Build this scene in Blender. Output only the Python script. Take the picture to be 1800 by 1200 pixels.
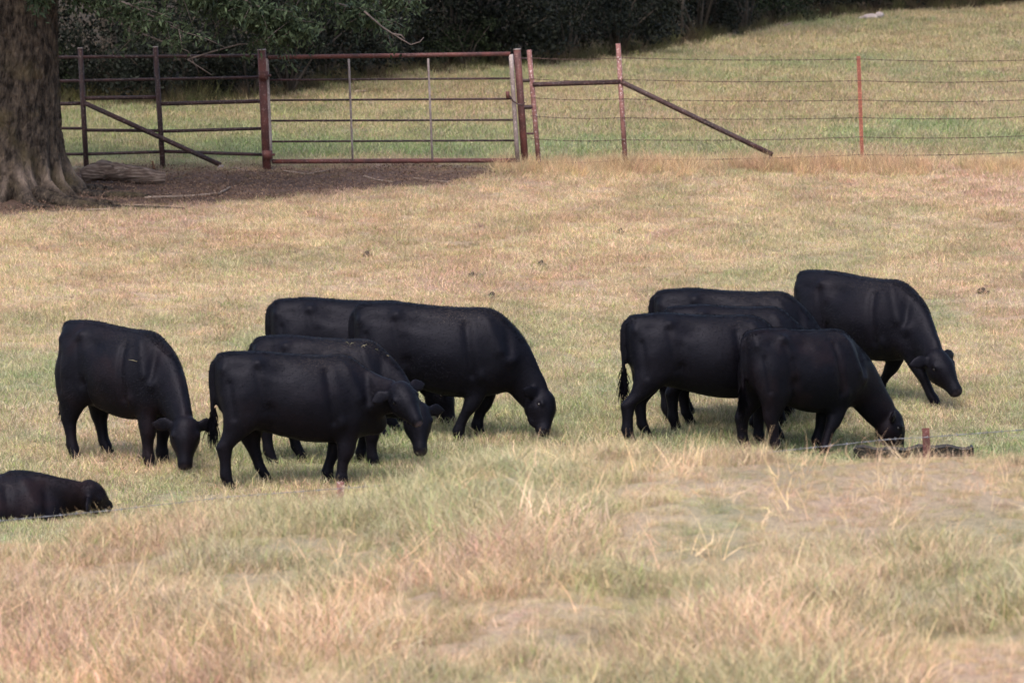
import bpy, math, random
import numpy as np
from mathutils import Vector, Matrix
random.seed(7)
RNG = np.random.default_rng(11)
SC = bpy.context.scene
COL = SC.collection
for o in list(bpy.data.objects): bpy.data.objects.remove(o)

# ------------------------------------------------------------------ camera, light
F = 200 / 22.3 * 1800          # focal length in photo pixels
PITCH = math.atan(1182 / F)
ZC = 7.5
cam_d = bpy.data.cameras.new('camera'); cam = bpy.data.objects.new('camera', cam_d); COL.objects.link(cam)
cam_d.sensor_width = 22.3; cam_d.sensor_fit = 'HORIZONTAL'; cam_d.lens = 200
cam_d.clip_start = 0.5; cam_d.clip_end = 3000
cam.location = (0, 0, ZC); cam.rotation_euler = (math.pi / 2 - PITCH, 0, 0)
cam_d.dof.use_dof = True; cam_d.dof.focus_distance = 87.5; cam_d.dof.aperture_fstop = 5.6
SC.camera = cam
SUN_EL, SUN_AZ = 58.0, 200.0    # azimuth clockwise from +Y: behind the camera, a little left
w = bpy.data.worlds.new('World'); SC.world = w; w.use_nodes = True
nt = w.node_tree; nt.nodes.clear()
sky = nt.nodes.new('ShaderNodeTexSky'); sky.sky_type = 'NISHITA'; sky.sun_disc = False
sky.sun_elevation = math.radians(SUN_EL); sky.sun_rotation = math.radians(SUN_AZ)
sky.air_density = 1.0; sky.dust_density = 4.0; sky.ozone_density = 1.0
bg = nt.nodes.new('ShaderNodeBackground'); bg.inputs['Strength'].default_value = 0.15
wo = nt.nodes.new('ShaderNodeOutputWorld')
nt.links.new(sky.outputs[0], bg.inputs[0]); nt.links.new(bg.outputs[0], wo.inputs[0])
sd = bpy.data.lights.new('sun', 'SUN'); sd.energy = 1.35; sd.angle = math.radians(32); sd.color = (1, 0.93, 0.87)
sun = bpy.data.objects.new('sun', sd); COL.objects.link(sun)
az = math.radians(SUN_AZ); el = math.radians(SUN_EL)
sdir = Vector((math.sin(az) * math.cos(el), math.cos(az) * math.cos(el), math.sin(el)))
sun.rotation_euler = sdir.to_track_quat('Z', 'Y').to_euler()
SC.view_settings.view_transform = 'Standard'; SC.view_settings.look = 'None'
SC.view_settings.exposure = 1.1; SC.view_settings.gamma = 1.0

# ------------------------------------------------------------------ projection helpers
FWD = np.array([0, math.cos(PITCH), -math.sin(PITCH)]); UPV = np.array([0, math.sin(PITCH), math.cos(PITCH)])
def at(px, py, Y):
    """world point that stands at depth Y along the view through photo pixel (px, py)"""
    d = FWD + np.array([1., 0, 0]) * (px - 900) / F + UPV * (600 - py) / F
    return np.array([0, 0, ZC]) + d * (Y / d[1])

# ------------------------------------------------------------------ noise
def vnoise(x, y, seed=0):
    x = np.asarray(x, float); y = np.asarray(y, float)
    xi = np.floor(x).astype(np.int64); yi = np.floor(y).astype(np.int64)
    xf = x - xi; yf = y - yi
    def h(a, b):
        n = (a * 374761393 + b * 668265263 + seed * 1274126177) & 0xffffffff
        n = ((n ^ (n >> 13)) * 1274126177) & 0xffffffff
        return ((n ^ (n >> 16)) & 0xffff) / 65535.0
    u = xf * xf * (3 - 2 * xf); v = yf * yf * (3 - 2 * yf)
    a = h(xi, yi); b = h(xi + 1, yi); c = h(xi, yi + 1); d = h(xi + 1, yi + 1)
    return (a * (1 - u) + b * u) * (1 - v) + (c * (1 - u) + d * u) * v
def fbm(x, y, seed=0, oct=4):
    s = 0; amp = 0.5; t = 0
    for i in range(oct):
        s = s + amp * vnoise(np.asarray(x) * 2 ** i, np.asarray(y) * 2 ** i, seed + i * 17); t += amp; amp *= .55
    return s / t
def sstep(a, b, x):
    t = np.clip((np.asarray(x, float) - a) / (b - a), 0, 1); return t * t * (3 - 2 * t)

# ------------------------------------------------------------------ terrain
_T = np.array([(-60, 5.6), (0, 5.7), (8, 4.6), (20, 3.3), (34, 2.75), (44, 2.56), (49.5, 2.52), (55, 2.645), (58, 2.28), (63, .70), (69, -.35), (75, -.46),
      (81, -.20), (84.5, .0), (90.2, .31), (97, .66), (104, 1.02), (108, 1.25), (112, 1.45), (120, 1.42), (130, 1.38), (150, 1.36), (165, 1.36), (220, 1.6), (400, 3), (1500, 9)])
_yy = np.arange(-60, 1500, .25)
def _herm(T, q):
    x, y = T[:, 0], T[:, 1]; d = np.diff(y) / np.diff(x)
    m = np.zeros(len(x)); m[0] = d[0]; m[-1] = d[-1]
    for i in range(1, len(x) - 1):
        m[i] = 0 if d[i - 1] * d[i] <= 0 else 2 * d[i - 1] * d[i] / (d[i - 1] + d[i])
    i = np.clip(np.searchsorted(x, q) - 1, 0, len(x) - 2); h = x[i + 1] - x[i]; t = (q - x[i]) / h
    return (2*t**3-3*t**2+1)*y[i] + (t**3-2*t**2+t)*h*m[i] + (-2*t**3+3*t**2)*y[i+1] + (t**3-t**2)*h*m[i+1]
_zz = _herm(_T, _yy)
def gz(X, Y):
    X = np.asarray(X, float); Y = np.asarray(Y, float)
    z = np.interp(Y, _yy, _zz)
    wb = 1 - sstep(57, 66, Y)
    z = z + wb * np.interp(X * 55 / np.maximum(Y, 30), [-9, -3.07, -1.02, 0, 1.36, 3.07, 9], [-.9, -.478, -.150, .01, .03, .10, .3])
    z = z + wb * sstep(30, 42, Y) * (fbm(X * .9, Y * .45, 5) - .5) * .30
    # shallow hollow by the trough, and at the lying cow
    z = z - .22 * np.exp(-(((X - 3.75) / 1.25) ** 2 + ((Y - 86.9) / 1.0) ** 2))
    z = z + .05 * (fbm(X * .6, Y * .6, 3) - .5) * sstep(66, 74, Y)
    z = z + .02 * (vnoise(X * 3, Y * 3, 9) - .5)
    # raised earth about the oak roots
    z = z + .10 * np.exp(-(((X + 5.9) / 1.3) ** 2 + ((Y - 108.3) / 1.3) ** 2))
    return z
def on_ground(px, py):
    for Y in np.arange(60, 300, .05):
        p = at(px, py, Y)
        if Y > 66 and p[2] <= gz(p[0], p[1]): return p
    return p
def YofY(py):   # depth of the pasture at picture row py near the middle
    return on_ground(900, py)[1]

# ------------------------------------------------------------------ ground colours (the turf's own patches, plus oak shade painted on the far meadow)
STRAW = np.array([.57, .445, .32]); TAN = np.array([.48, .33, .245]); GREEN = np.array([.28, .33, .19]); LUSH = np.array([.225, .32, .175])
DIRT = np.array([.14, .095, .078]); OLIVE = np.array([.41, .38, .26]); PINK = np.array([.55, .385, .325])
def masks(X, Y):
    X = np.asarray(X, float); Y = np.asarray(Y, float)
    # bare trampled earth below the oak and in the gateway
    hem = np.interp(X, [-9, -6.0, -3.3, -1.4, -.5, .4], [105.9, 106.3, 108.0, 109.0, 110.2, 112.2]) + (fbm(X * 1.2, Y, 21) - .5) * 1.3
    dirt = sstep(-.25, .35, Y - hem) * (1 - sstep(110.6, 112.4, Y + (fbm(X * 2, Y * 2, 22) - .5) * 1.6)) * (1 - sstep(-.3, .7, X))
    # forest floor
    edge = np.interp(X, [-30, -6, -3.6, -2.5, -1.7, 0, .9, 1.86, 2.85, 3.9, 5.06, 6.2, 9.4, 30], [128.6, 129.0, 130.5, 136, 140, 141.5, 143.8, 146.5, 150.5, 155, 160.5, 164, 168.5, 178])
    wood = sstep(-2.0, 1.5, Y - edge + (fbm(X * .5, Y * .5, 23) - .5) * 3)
    lush = np.exp(-(((Y - 121.3 - .25 * (X - 5)) / 4.0) ** 4)) * sstep(1.6, 5.0, X) * sstep(.28, .62, fbm(X * .9, Y * .35, 24)) * .62
    lush = lush + .5 * np.exp(-(((Y - 115.7) / 2.3) ** 4)) * (1 - sstep(2.5, 4.5, X)) * sstep(-6, -2.5, X) * (.4 + .8 * fbm(X * .8, Y * .6, 25))
    lush = lush + .55 * np.exp(-(((Y - 86.6) / 1.5) ** 2)) * sstep(2.2, 3.4, X) + .5 * np.exp(-(((Y - 76) / 6) ** 4)) 
    lush = lush + .4 * np.exp(-(((Y - 89.5) / 2) ** 2)) * np.exp(-(((X - 0.6) / .8) ** 2))
    for (x0, y0, wx, wy, k) in ((1.17, 52.6, .28, .7, .9), (.5, 52.9, .35, .5, .6), (-.75, 51.5, .4, .6, .55), (-.15, 50.6, .3, .5, .4), (1.9, 49.8, .3, .6, .45), (2.5, 51.6, .3, .6, .4), (.2, 47, .3, .7, .3)):
        lush = lush + .7*k*np.exp(-((X-x0)/wx)**2-((Y-y0)/wy)**2)*(.4+1.0*fbm(X*4, Y*2, 29))
    return dirt, wood, np.clip(lush, 0, 1)
def tint(X, Y):
    X = np.asarray(X, float); Y = np.asarray(Y, float)
    n1 = fbm(X * .33, Y * .12, 31)[..., None]; n2 = fbm(X * 1.1, Y * .55, 32)[..., None]; n3 = fbm(X * 2.7, Y * 1.3, 33)[..., None]
    g = sstep(.40, .66, .5 * n1 + .35 * n2 + .15 * n3)
    band = (np.interp(Y, [40, 50, 55, 62, 80, 84, 88, 92, 96, 101, 106, 110, 113, 118, 122, 127, 132, 140, 165], [-.05, .05, .25, .7, .7, .30, .48, .55, .34, .26, .12, -.2, .35, .5, .25, .2, .45, .5, .4]))[..., None]
    g = np.clip(g * .75 + band * .55, 0, 1)
    t = sstep(.42, .62, n3 * .5 + n2 * .5)
    dry = STRAW * (1 - t) + TAN * t
    pk = sstep(.5, .72, fbm(X * .5 + 7, Y * .3, 35))[..., None]
    pk = np.clip(pk + .35*(1 - sstep(56, 60, Y))[..., None], 0, 1)
    dry = dry * (1 - .6 * pk) + PINK * .6 * pk
    gr = OLIVE * (1 - .5 * n2) + GREEN * .5 * n2
    c = dry * (1 - g) + gr * g
    dirt, wood, lush = masks(X, Y)
    far = (sstep(113, 114.5, Y) * (.20 + .12*(1-sstep(-4, 1.5, X))))[..., None]; c = c * (1 - far * np.array([.95, .80, 1.05]))  # meadow grass duller throughout; the extra darkening at left paints in the oak's shade
    for (x0, y0, wx, wy, k) in ((-3.9, 99.4, 1.0, .45, .55), (-1.5, 99.2, .8, .4, .5), (-5.2, 98.5, .5, .4, .35), (.9, 94, .6, .3, .3)):
        q = (k*np.exp(-((X-x0)/wx)**2-((Y-y0)/wy)**2))[..., None]*(.5+n3); c = c*(1-q)+np.array([.66, .52, .40])*q
    c = c * (1 - lush[..., None] * .8) + LUSH * lush[..., None] * .8
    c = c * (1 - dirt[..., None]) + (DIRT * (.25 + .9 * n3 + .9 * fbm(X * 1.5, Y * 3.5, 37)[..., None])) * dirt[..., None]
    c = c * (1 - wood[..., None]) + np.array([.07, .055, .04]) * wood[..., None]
    return c * (.86 + .28 * fbm(X * 4, Y * 2.4, 36))[..., None]

# ------------------------------------------------------------------ materials
def mat(name):
    m = bpy.data.materials.new(name); m.use_nodes = True; nt = m.node_tree
    return m, nt, nt.nodes['Principled BSDF']
def node(nt, kind, **kw):
    n = nt.nodes.new(kind)
    for k, v in kw.items():
        if k.startswith('i_'): n.inputs[k[2:].replace('_', ' ')].default_value = v
        else: setattr(n, k, v)
    return n
def ramp(nt, stops, interp='LINEAR'):
    r = nt.nodes.new('ShaderNodeValToRGB'); r.color_ramp.interpolation = interp
    e = r.color_ramp.elements
    while len(e) < len(stops): e.new(.5)
    for k, (p, c) in enumerate(stops): e[k].position = p; e[k].color = (*c, 1)
    return r
def mixc(nt, a, b, f, mode='MIX'):
    m = nt.nodes.new('ShaderNodeMix'); m.data_type = 'RGBA'; m.blend_type = mode
    for s, v in ((0, f), (6, a), (7, b)):
        if isinstance(v, bpy.types.NodeSocket): nt.links.new(v, m.inputs[s])
        elif s == 0: m.inputs[0].default_value = v
        else: m.inputs[s].default_value = (*v, 1)
    return m.outputs[2]
def simple_noise_mat(name, stops, scale, rough=.8, bump=.3, coord='Object', detail=6, stretch=(1, 1, 1), spec=.3, dist=.01):
    m, nt, b = mat(name)
    tc = node(nt, 'ShaderNodeTexCoord'); mp = node(nt, 'ShaderNodeMapping'); mp.inputs['Scale'].default_value = stretch
    n = node(nt, 'ShaderNodeTexNoise'); n.inputs['Scale'].default_value = scale; n.inputs['Detail'].default_value = detail
    nt.links.new(tc.outputs[coord], mp.inputs[0]); nt.links.new(mp.outputs[0], n.inputs['Vector'])
    r = ramp(nt, stops); nt.links.new(n.outputs['Fac'], r.inputs[0]); nt.links.new(r.outputs[0], b.inputs['Base Color'])
    b.inputs['Roughness'].default_value = rough; b.inputs['Specular IOR Level'].default_value = spec
    if bump:
        bp = node(nt, 'ShaderNodeBump'); bp.inputs['Strength'].default_value = bump; bp.inputs['Distance'].default_value = dist
        nt.links.new(n.outputs['Fac'], bp.inputs['Height']); nt.links.new(bp.outputs[0], b.inputs['Normal'])
    return m

def ground_material():
    m, nt, b = mat('turf_ground')
    a = node(nt, 'ShaderNodeAttribute', attribute_name='tint')
    tc = node(nt, 'ShaderNodeTexCoord')
    n = node(nt, 'ShaderNodeTexNoise'); n.inputs['Scale'].default_value = 22; n.inputs['Detail'].default_value = 8; n.inputs['Roughness'].default_value = .75
    nt.links.new(tc.outputs['Object'], n.inputs['Vector'])
    r = ramp(nt, [(.25, (.35, .33, .3)), (.5, (.8, .78, .76)), (.75, (1.15, 1.1, 1.0))])
    nt.links.new(n.outputs['Fac'], r.inputs[0])
    c = mixc(nt, a.outputs['Color'], r.outputs[0], 1.0, 'MULTIPLY')
    nt.links.new(c, b.inputs['Base Color']); b.inputs['Roughness'].default_value = .95; b.inputs['Specular IOR Level'].default_value = .1
    bp = node(nt, 'ShaderNodeBump'); bp.inputs['Strength'].default_value = .7; bp.inputs['Distance'].default_value = .05
    nt.links.new(n.outputs['Fac'], bp.inputs['Height']); nt.links.new(bp.outputs[0], b.inputs['Normal'])
    return m
def grass_material():
    m, nt, b = mat('grass_blades')
    a = node(nt, 'ShaderNodeAttribute', attribute_name='tint', attribute_type='INSTANCER')
    v = node(nt, 'ShaderNodeAttribute', attribute_name='blade')
    c = mixc(nt, a.outputs['Color'], v.outputs['Color'], 1.0, 'MULTIPLY')
    nt.links.new(c, b.inputs['Base Color']); b.inputs['Roughness'].default_value = .75; b.inputs['Specular IOR Level'].default_value = .15
    t = node(nt, 'ShaderNodeBsdfTranslucent'); nt.links.new(c, t.inputs[0])
    mx = node(nt, 'ShaderNodeMixShader'); mx.inputs[0].default_value = .28
    nt.links.new(b.outputs[0], mx.inputs[1]); nt.links.new(t.outputs[0], mx.inputs[2])
    nt.links.new(mx.outputs[0], nt.nodes['Material Output'].inputs[0])
    return m
def leaf_material(name, lo, hi):
    m, nt, b = mat(name)
    v = node(nt, 'ShaderNodeAttribute', attribute_name='leaf')
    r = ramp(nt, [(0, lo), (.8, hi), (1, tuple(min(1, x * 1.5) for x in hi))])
    nt.links.new(v.outputs['Fac'], r.inputs[0]); nt.links.new(r.outputs[0], b.inputs['Base Color'])
    b.inputs['Roughness'].default_value = .6; b.inputs['Specular IOR Level'].default_value = .15
    t = node(nt, 'ShaderNodeBsdfTranslucent'); nt.links.new(r.outputs[0], t.inputs[0])
    mx = node(nt, 'ShaderNodeMixShader'); mx.inputs[0].default_value = .2
    nt.links.new(b.outputs[0], mx.inputs[1]); nt.links.new(t.outputs[0], mx.inputs[2])
    nt.links.new(mx.outputs[0], nt.nodes['Material Output'].inputs[0])
    return m
def coat_material():
    m, nt, b = mat('black_coat')
    a = node(nt, 'ShaderNodeAttribute', attribute_name='marks')   # r nose, g dust, b brown
    s = node(nt, 'ShaderNodeSeparateColor'); nt.links.new(a.outputs['Color'], s.inputs[0])
    tc = node(nt, 'ShaderNodeTexCoord')
    mp = node(nt, 'ShaderNodeMapping'); mp.inputs['Scale'].default_value = (14, 40, 40)
    nt.links.new(tc.outputs['Object'], mp.inputs[0])
    hn = node(nt, 'ShaderNodeTexNoise'); hn.inputs['Scale'].default_value = 2.0; hn.inputs['Detail'].default_value = 5
    nt.links.new(mp.outputs[0], hn.inputs['Vector'])
    ln = node(nt, 'ShaderNodeTexNoise'); ln.inputs['Scale'].default_value = 3.5; ln.inputs['Detail'].default_value = 4
    nt.links.new(tc.outputs['Object'], ln.inputs['Vector'])
    r = ramp(nt, [(.3, (.0012, .0011, .0020)), (.7, (.0032, .0030, .0050))]); nt.links.new(hn.outputs['Fac'], r.inputs[0])
    br = node(nt, 'ShaderNodeMath', operation='MULTIPLY'); nt.links.new(s.outputs[2], br.inputs[0])
    r2 = ramp(nt, [(.4, (.2, .2, .2)), (.65, (1, 1, 1))]); nt.links.new(ln.outputs['Fac'], r2.inputs[0]); nt.links.new(r2.outputs[0], br.inputs[1])
    c = mixc(nt, r.outputs[0], (.016, .008, .0075), br.outputs[0])
    # dust and chaff caught in the coat along the back
    dn = node(nt, 'ShaderNodeTexNoise'); dn.inputs['Scale'].default_value = 130; dn.inputs['Detail'].default_value = 2
    nt.links.new(tc.outputs['Object'], dn.inputs['Vector'])
    dr = ramp(nt, [(.60, (0, 0, 0)), (.68, (1, 1, 1))]); nt.links.new(dn.outputs['Fac'], dr.inputs[0])
    dm = node(nt, 'ShaderNodeMath', operation='MULTIPLY'); nt.links.new(dr.outputs[0], dm.inputs[0]); nt.links.new(s.outputs[1], dm.inputs[1])
    c = mixc(nt, c, (.10, .078, .062), dm.outputs[0])
    c = mixc(nt, c, (.085, .066, .075), s.outputs[0])
    nt.links.new(c, b.inputs['Base Color'])
    b.inputs['Roughness'].default_value = .54; b.inputs['Specular IOR Level'].default_value = .12; b.inputs['Specular Tint'].default_value = (.78, .80, 1, 1)
    b.inputs['Sheen Weight'].default_value = .0; b.inputs['Sheen Roughness'].default_value = .5
    bp = node(nt, 'ShaderNodeBump'); bp.inputs['Strength'].default_value = .22; bp.inputs['Distance'].default_value = .008
    ad = node(nt, 'ShaderNodeMath', operation='ADD'); nt.links.new(hn.outputs['Fac'], ad.inputs[0]); nt.links.new(ln.outputs['Fac'], ad.inputs[1])
    nt.links.new(ad.outputs[0], bp.inputs['Height']); nt.links.new(bp.outputs[0], b.inputs['Normal'])
    return m
def rust_material(name, base, dark, fleck):
    m, nt, b = mat(name)
    tc = node(nt, 'ShaderNodeTexCoord')
    n = node(nt, 'ShaderNodeTexNoise'); n.inputs['Scale'].default_value = 5; n.inputs['Detail'].default_value = 6
    f = node(nt, 'ShaderNodeTexNoise'); f.inputs['Scale'].default_value = 42; f.inputs['Detail'].default_value = 3
    nt.links.new(tc.outputs['Object'], n.inputs['Vector']); nt.links.new(tc.outputs['Object'], f.inputs['Vector'])
    r = ramp(nt, [(.35, dark), (.65, base)]); nt.links.new(n.outputs['Fac'], r.inputs[0])
    fr = ramp(nt, [(.58, (0, 0, 0)), (.66, (.75, .75, .75))]); nt.links.new(f.outputs['Fac'], fr.inputs[0])
    c = mixc(nt, r.outputs[0], fleck, fr.outputs[0]); nt.links.new(c, b.inputs['Base Color'])
    b.inputs['Roughness'].default_value = .7; b.inputs['Metallic'].default_value = 0
    return m
def bark_material():
    m, nt, b = mat('oak_bark')
    tc = node(nt, 'ShaderNodeTexCoord')
    mp = node(nt, 'ShaderNodeMapping'); mp.inputs['Scale'].default_value = (1, 1, .45); nt.links.new(tc.outputs['Object'], mp.inputs[0])
    n = node(nt, 'ShaderNodeTexNoise'); n.inputs['Scale'].default_value = 14; n.inputs['Detail'].default_value = 8; n.inputs['Roughness'].default_value = .7
    v = node(nt, 'ShaderNodeTexVoronoi'); v.inputs['Scale'].default_value = 16; v.feature = 'DISTANCE_TO_EDGE'
    l = node(nt, 'ShaderNodeTexNoise'); l.inputs['Scale'].default_value = 2.3; l.inputs['Detail'].default_value = 5
    nt.links.new(mp.outputs[0], n.inputs['Vector']); nt.links.new(mp.outputs[0], v.inputs['Vector']); nt.links.new(tc.outputs['Object'], l.inputs['Vector'])
    r = ramp(nt, [(.38, (.014, .011, .009)), (.52, (.075, .057, .045)), (.68, (.16, .12, .085))]); nt.links.new(n.outputs['Fac'], r.inputs[0])
    lr = ramp(nt, [(.55, (0, 0, 0)), (.7, (.7, .7, .7))]); nt.links.new(l.outputs['Fac'], lr.inputs[0])
    c = mixc(nt, r.outputs[0], (.11, .085, .045), lr.outputs[0])
    a = node(nt, 'ShaderNodeAttribute', attribute_name='worn')
    c = mixc(nt, c, (.33, .25, .20), a.outputs['Fac'])
    nt.links.new(c, b.inputs['Base Color']); b.inputs['Roughness'].default_value = .9; b.inputs['Specular IOR Level'].default_value = .15
    mm = node(nt, 'ShaderNodeMath', operation='ADD'); nt.links.new(v.outputs['Distance'], mm.inputs[0]); nt.links.new(n.outputs['Fac'], mm.inputs[1])
    bp = node(nt, 'ShaderNodeBump'); bp.inputs['Strength'].default_value = 1; bp.inputs['Distance'].default_value = .08
    nt.links.new(mm.outputs[0], bp.inputs['Height']); nt.links.new(bp.outputs[0], b.inputs['Normal'])
    return m
M = dict(
    ground=ground_material(), grass=grass_material(), coat=coat_material(), bark=bark_material(),
    rust=rust_material('rusty_pipe', (.14, .042, .033), (.055, .02, .018), (.20, .11, .10)),
    rust_dark=rust_material('dark_rusty_pipe', (.055, .021, .020), (.022, .011, .011), (.14, .10, .095)),
    rust_pink=rust_material('faded_red_pipe', (.26, .12, .105), (.13, .05, .045), (.55, .47, .45)),
    galv=rust_material('weathered_grey_steel', (.34, .28, .26), (.19, .14, .13), (.45, .38, .36)),
    orange=rust_material('orange_steel_post', (.28, .095, .06), (.20, .06, .04), (.5, .2, .12)),
    wire_rust=simple_noise_mat('rusty_wire', [(.3, (.06, .035, .03)), (.7, (.12, .075, .06))], 30, .7, 0),
    wire=simple_noise_mat('galvanised_wire', [(.3, (.07, .07, .075)), (.7, (.24, .25, .28))], 30, .45, 0),
    dead=simple_noise_mat('dead_wood', [(.3, (.12, .08, .06)), (.55, (.24, .18, .14)), (.75, (.36, .29, .24))], 7, .9, .7, stretch=(1, 5, 5), dist=.03),
    redwood=simple_noise_mat('rotten_wood', [(.3, (.05, .03, .022)), (.6, (.16, .085, .05)), (.8, (.26, .19, .15))], 6, .9, .7, stretch=(1, 4, 4), dist=.03),
    log=simple_noise_mat('barkless_log', [(.3, (.045, .03, .025)), (.5, (.13, .09, .07)), (.62, (.22, .165, .135)), (.8, (.30, .24, .20))], 5, .9, .9, stretch=(1, 9, 9), dist=.04),
    straw=simple_noise_mat('straw_wisp', [(.3, (.14, .14, .07)), (.7, (.34, .29, .18))], 9, .8, 0),
    dung=simple_noise_mat('dried_dung', [(.3, (.03, .022, .016)), (.7, (.09, .065, .045))], 30, .9, .5),
    twig=simple_noise_mat('bare_twig', [(.3, (.07, .055, .05)), (.7, (.18, .14, .125))], 12, .85, .3),
    trunk=simple_noise_mat('forest_bark', [(.3, (.03, .025, .02)), (.7, (.10, .08, .065))], 9, .9, .6, stretch=(1, 1, .3), dist=.03),
    leaf_oak=leaf_material('oak_leaves', (.010, .016, .008), (.095, .13, .068)),
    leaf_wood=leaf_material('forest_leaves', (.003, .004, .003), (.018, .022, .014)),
    leaf_bush=leaf_material('bush_leaves', (.006, .009, .005), (.045, .062, .028)),
    litter=leaf_material('dead_leaves', (.10, .06, .045), (.30, .20, .14)),
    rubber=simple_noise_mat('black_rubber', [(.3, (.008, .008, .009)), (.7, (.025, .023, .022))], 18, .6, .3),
    hoof=simple_noise_mat('hoof_horn', [(.3, (.02, .017, .015)), (.7, (.05, .045, .04))], 20, .5, 0),
    rag=simple_noise_mat('pale_rag', [(.3, (.24, .18, .165)), (.7, (.36, .33, .33))], 9, .8, .4),
)
e_m, e_nt, e_b = mat('wet_dark_eye'); e_b.inputs['Base Color'].default_value = (.012, .009, .008, 1); e_b.inputs['Roughness'].default_value = .12; M['eye'] = e_m

# ------------------------------------------------------------------ object helpers
def mesh_from(verts, faces, name='mesh', smooth=True):
    me = bpy.data.meshes.new(name); me.from_pydata([tuple(v) for v in verts], [], faces); me.update()
    if smooth: me.polygons.foreach_set('use_smooth', [True] * len(me.polygons))
    return me
def quads_mesh(V, nper, name, smooth=False):
    """V: (n, nper, 3) array, each row one polygon"""
    n = V.shape[0]; me = bpy.data.meshes.new(name)
    me.vertices.add(n * nper); me.vertices.foreach_set('co', V.astype(np.float32).ravel())
    me.loops.add(n * nper); me.loops.foreach_set('vertex_index', np.arange(n * nper, dtype=np.int32))
    me.polygons.add(n); me.polygons.foreach_set('loop_start', np.arange(0, n * nper, nper, dtype=np.int32))
    me.update(calc_edges=True)
    return me
def link(name, data, m=None, parent=None):
    o = bpy.data.objects.new(name, data); COL.objects.link(o)
    if m is not None and data is not None: data.materials.append(m)
    if parent is not None: o.parent = parent
    return o
def tag(o, label=None, cat=None, group=None, kind=None):
    if label: o['label'] = label
    if cat: o['category'] = cat
    if group: o['group'] = group
    if kind: o['kind'] = kind
    return o
def empty(name, loc, rz=0):
    o = bpy.data.objects.new(name, None); COL.objects.link(o); o.location = loc; o.rotation_euler.z = rz; o.empty_display_size = .2
    return o
def norm(v): v = np.asarray(v, float); return v / max(1e-9, np.linalg.norm(v))
class MB:
    def __init__(s): s.v = []; s.f = []
    def rings(s, rings, cap=True):
        b = len(s.v); n = len(rings[0])
        for r in rings: s.v.extend(list(r))
        for i in range(len(rings) - 1):
            for j in range(n):
                k = (j + 1) % n
                s.f.append((b + i*n + j, b + i*n + k, b + (i+1)*n + k, b + (i+1)*n + j))
        if cap:
            s.f.append(tuple(b + j for j in range(n))[::-1]); s.f.append(tuple(b + (len(rings)-1)*n + j for j in range(n)))
    def tube(s, pts, radii, n=10, cap=True, up=None):
        pts = [np.asarray(p, float) for p in pts]
        if np.isscalar(radii): radii = [radii] * len(pts)
        rr = []; prev = None
        for i, p in enumerate(pts):
            t = norm(pts[min(i+1, len(pts)-1)] - pts[max(i-1, 0)])
            a = prev if prev is not None else (np.array([0, 0, 1.]) if abs(t[2]) < .9 else np.array([1., 0, 0]))
            u = norm(a - t * np.dot(a, t)); v = np.cross(t, u); prev = u
            ang = np.linspace(0, 2*np.pi, n, endpoint=False)
            rr.append(p + radii[i] * (np.cos(ang)[:, None] * u + np.sin(ang)[:, None] * v))
        s.rings(rr, cap)
    def ell(s, c, ax, n=14, m=9):
        """ellipsoid; ax = three axis vectors"""
        ax = np.asarray(ax, float); rr = []
        for i in range(m):
            ph = -np.pi/2 + np.pi * (i + .35) / (m - 1 + .7)
            ang = np.linspace(0, 2*np.pi, n, endpoint=False)
            rr.append(np.asarray(c) + np.cos(ph) * (np.cos(ang)[:, None]*ax[0] + np.sin(ang)[:, None]*ax[1]) + np.sin(ph)*ax[2])
        s.rings(rr)
    def build(s, name, m, parent=None, smooth=True, origin=None):
        V = np.array(s.v)
        if origin is not None: V = V - np.asarray(origin)
        o = link(name, mesh_from(V, s.f, name, smooth), m, parent)
        return o

# ------------------------------------------------------------------ ground
def axis(lo, hi, step, far, n):
    a = np.arange(lo, hi + step/2, step); g = step * 1.25 ** np.arange(1, 200); g = np.cumsum(g); g = g[g < far]
    return np.concatenate([lo - g[::-1], a, hi + g])
xs = axis(-14, 14, .16, 900, 0); ys = axis(38, 172, .22, 1300, 0); ys = ys[ys > -55]
GX, GY = np.meshgrid(xs, ys)
V = np.stack([GX, GY, gz(GX, GY)], -1).reshape(-1, 3)
nx, ny = len(xs), len(ys)
I = np.arange(nx*ny).reshape(ny, nx)
Q = np.stack([I[:-1, :-1], I[:-1, 1:], I[1:, 1:], I[1:, :-1]], -1).reshape(-1, 4)
gm = bpy.data.meshes.new('ground'); gm.vertices.add(len(V)); gm.vertices.foreach_set('co', V.astype(np.float32).ravel())
gm.loops.add(Q.size); gm.loops.foreach_set('vertex_index', Q.astype(np.int32).ravel())
gm.polygons.add(len(Q)); gm.polygons.foreach_set('loop_start', np.arange(0, Q.size, 4, dtype=np.int32)); gm.update(calc_edges=True)
gm.polygons.foreach_set('use_smooth', np.ones(len(Q), bool))
ca = gm.color_attributes.new('tint', 'FLOAT_COLOR', 'POINT')
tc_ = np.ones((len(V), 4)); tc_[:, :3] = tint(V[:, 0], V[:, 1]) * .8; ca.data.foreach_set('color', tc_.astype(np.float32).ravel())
tag(link('ground', gm, M['ground']), kind='structure')

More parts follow.
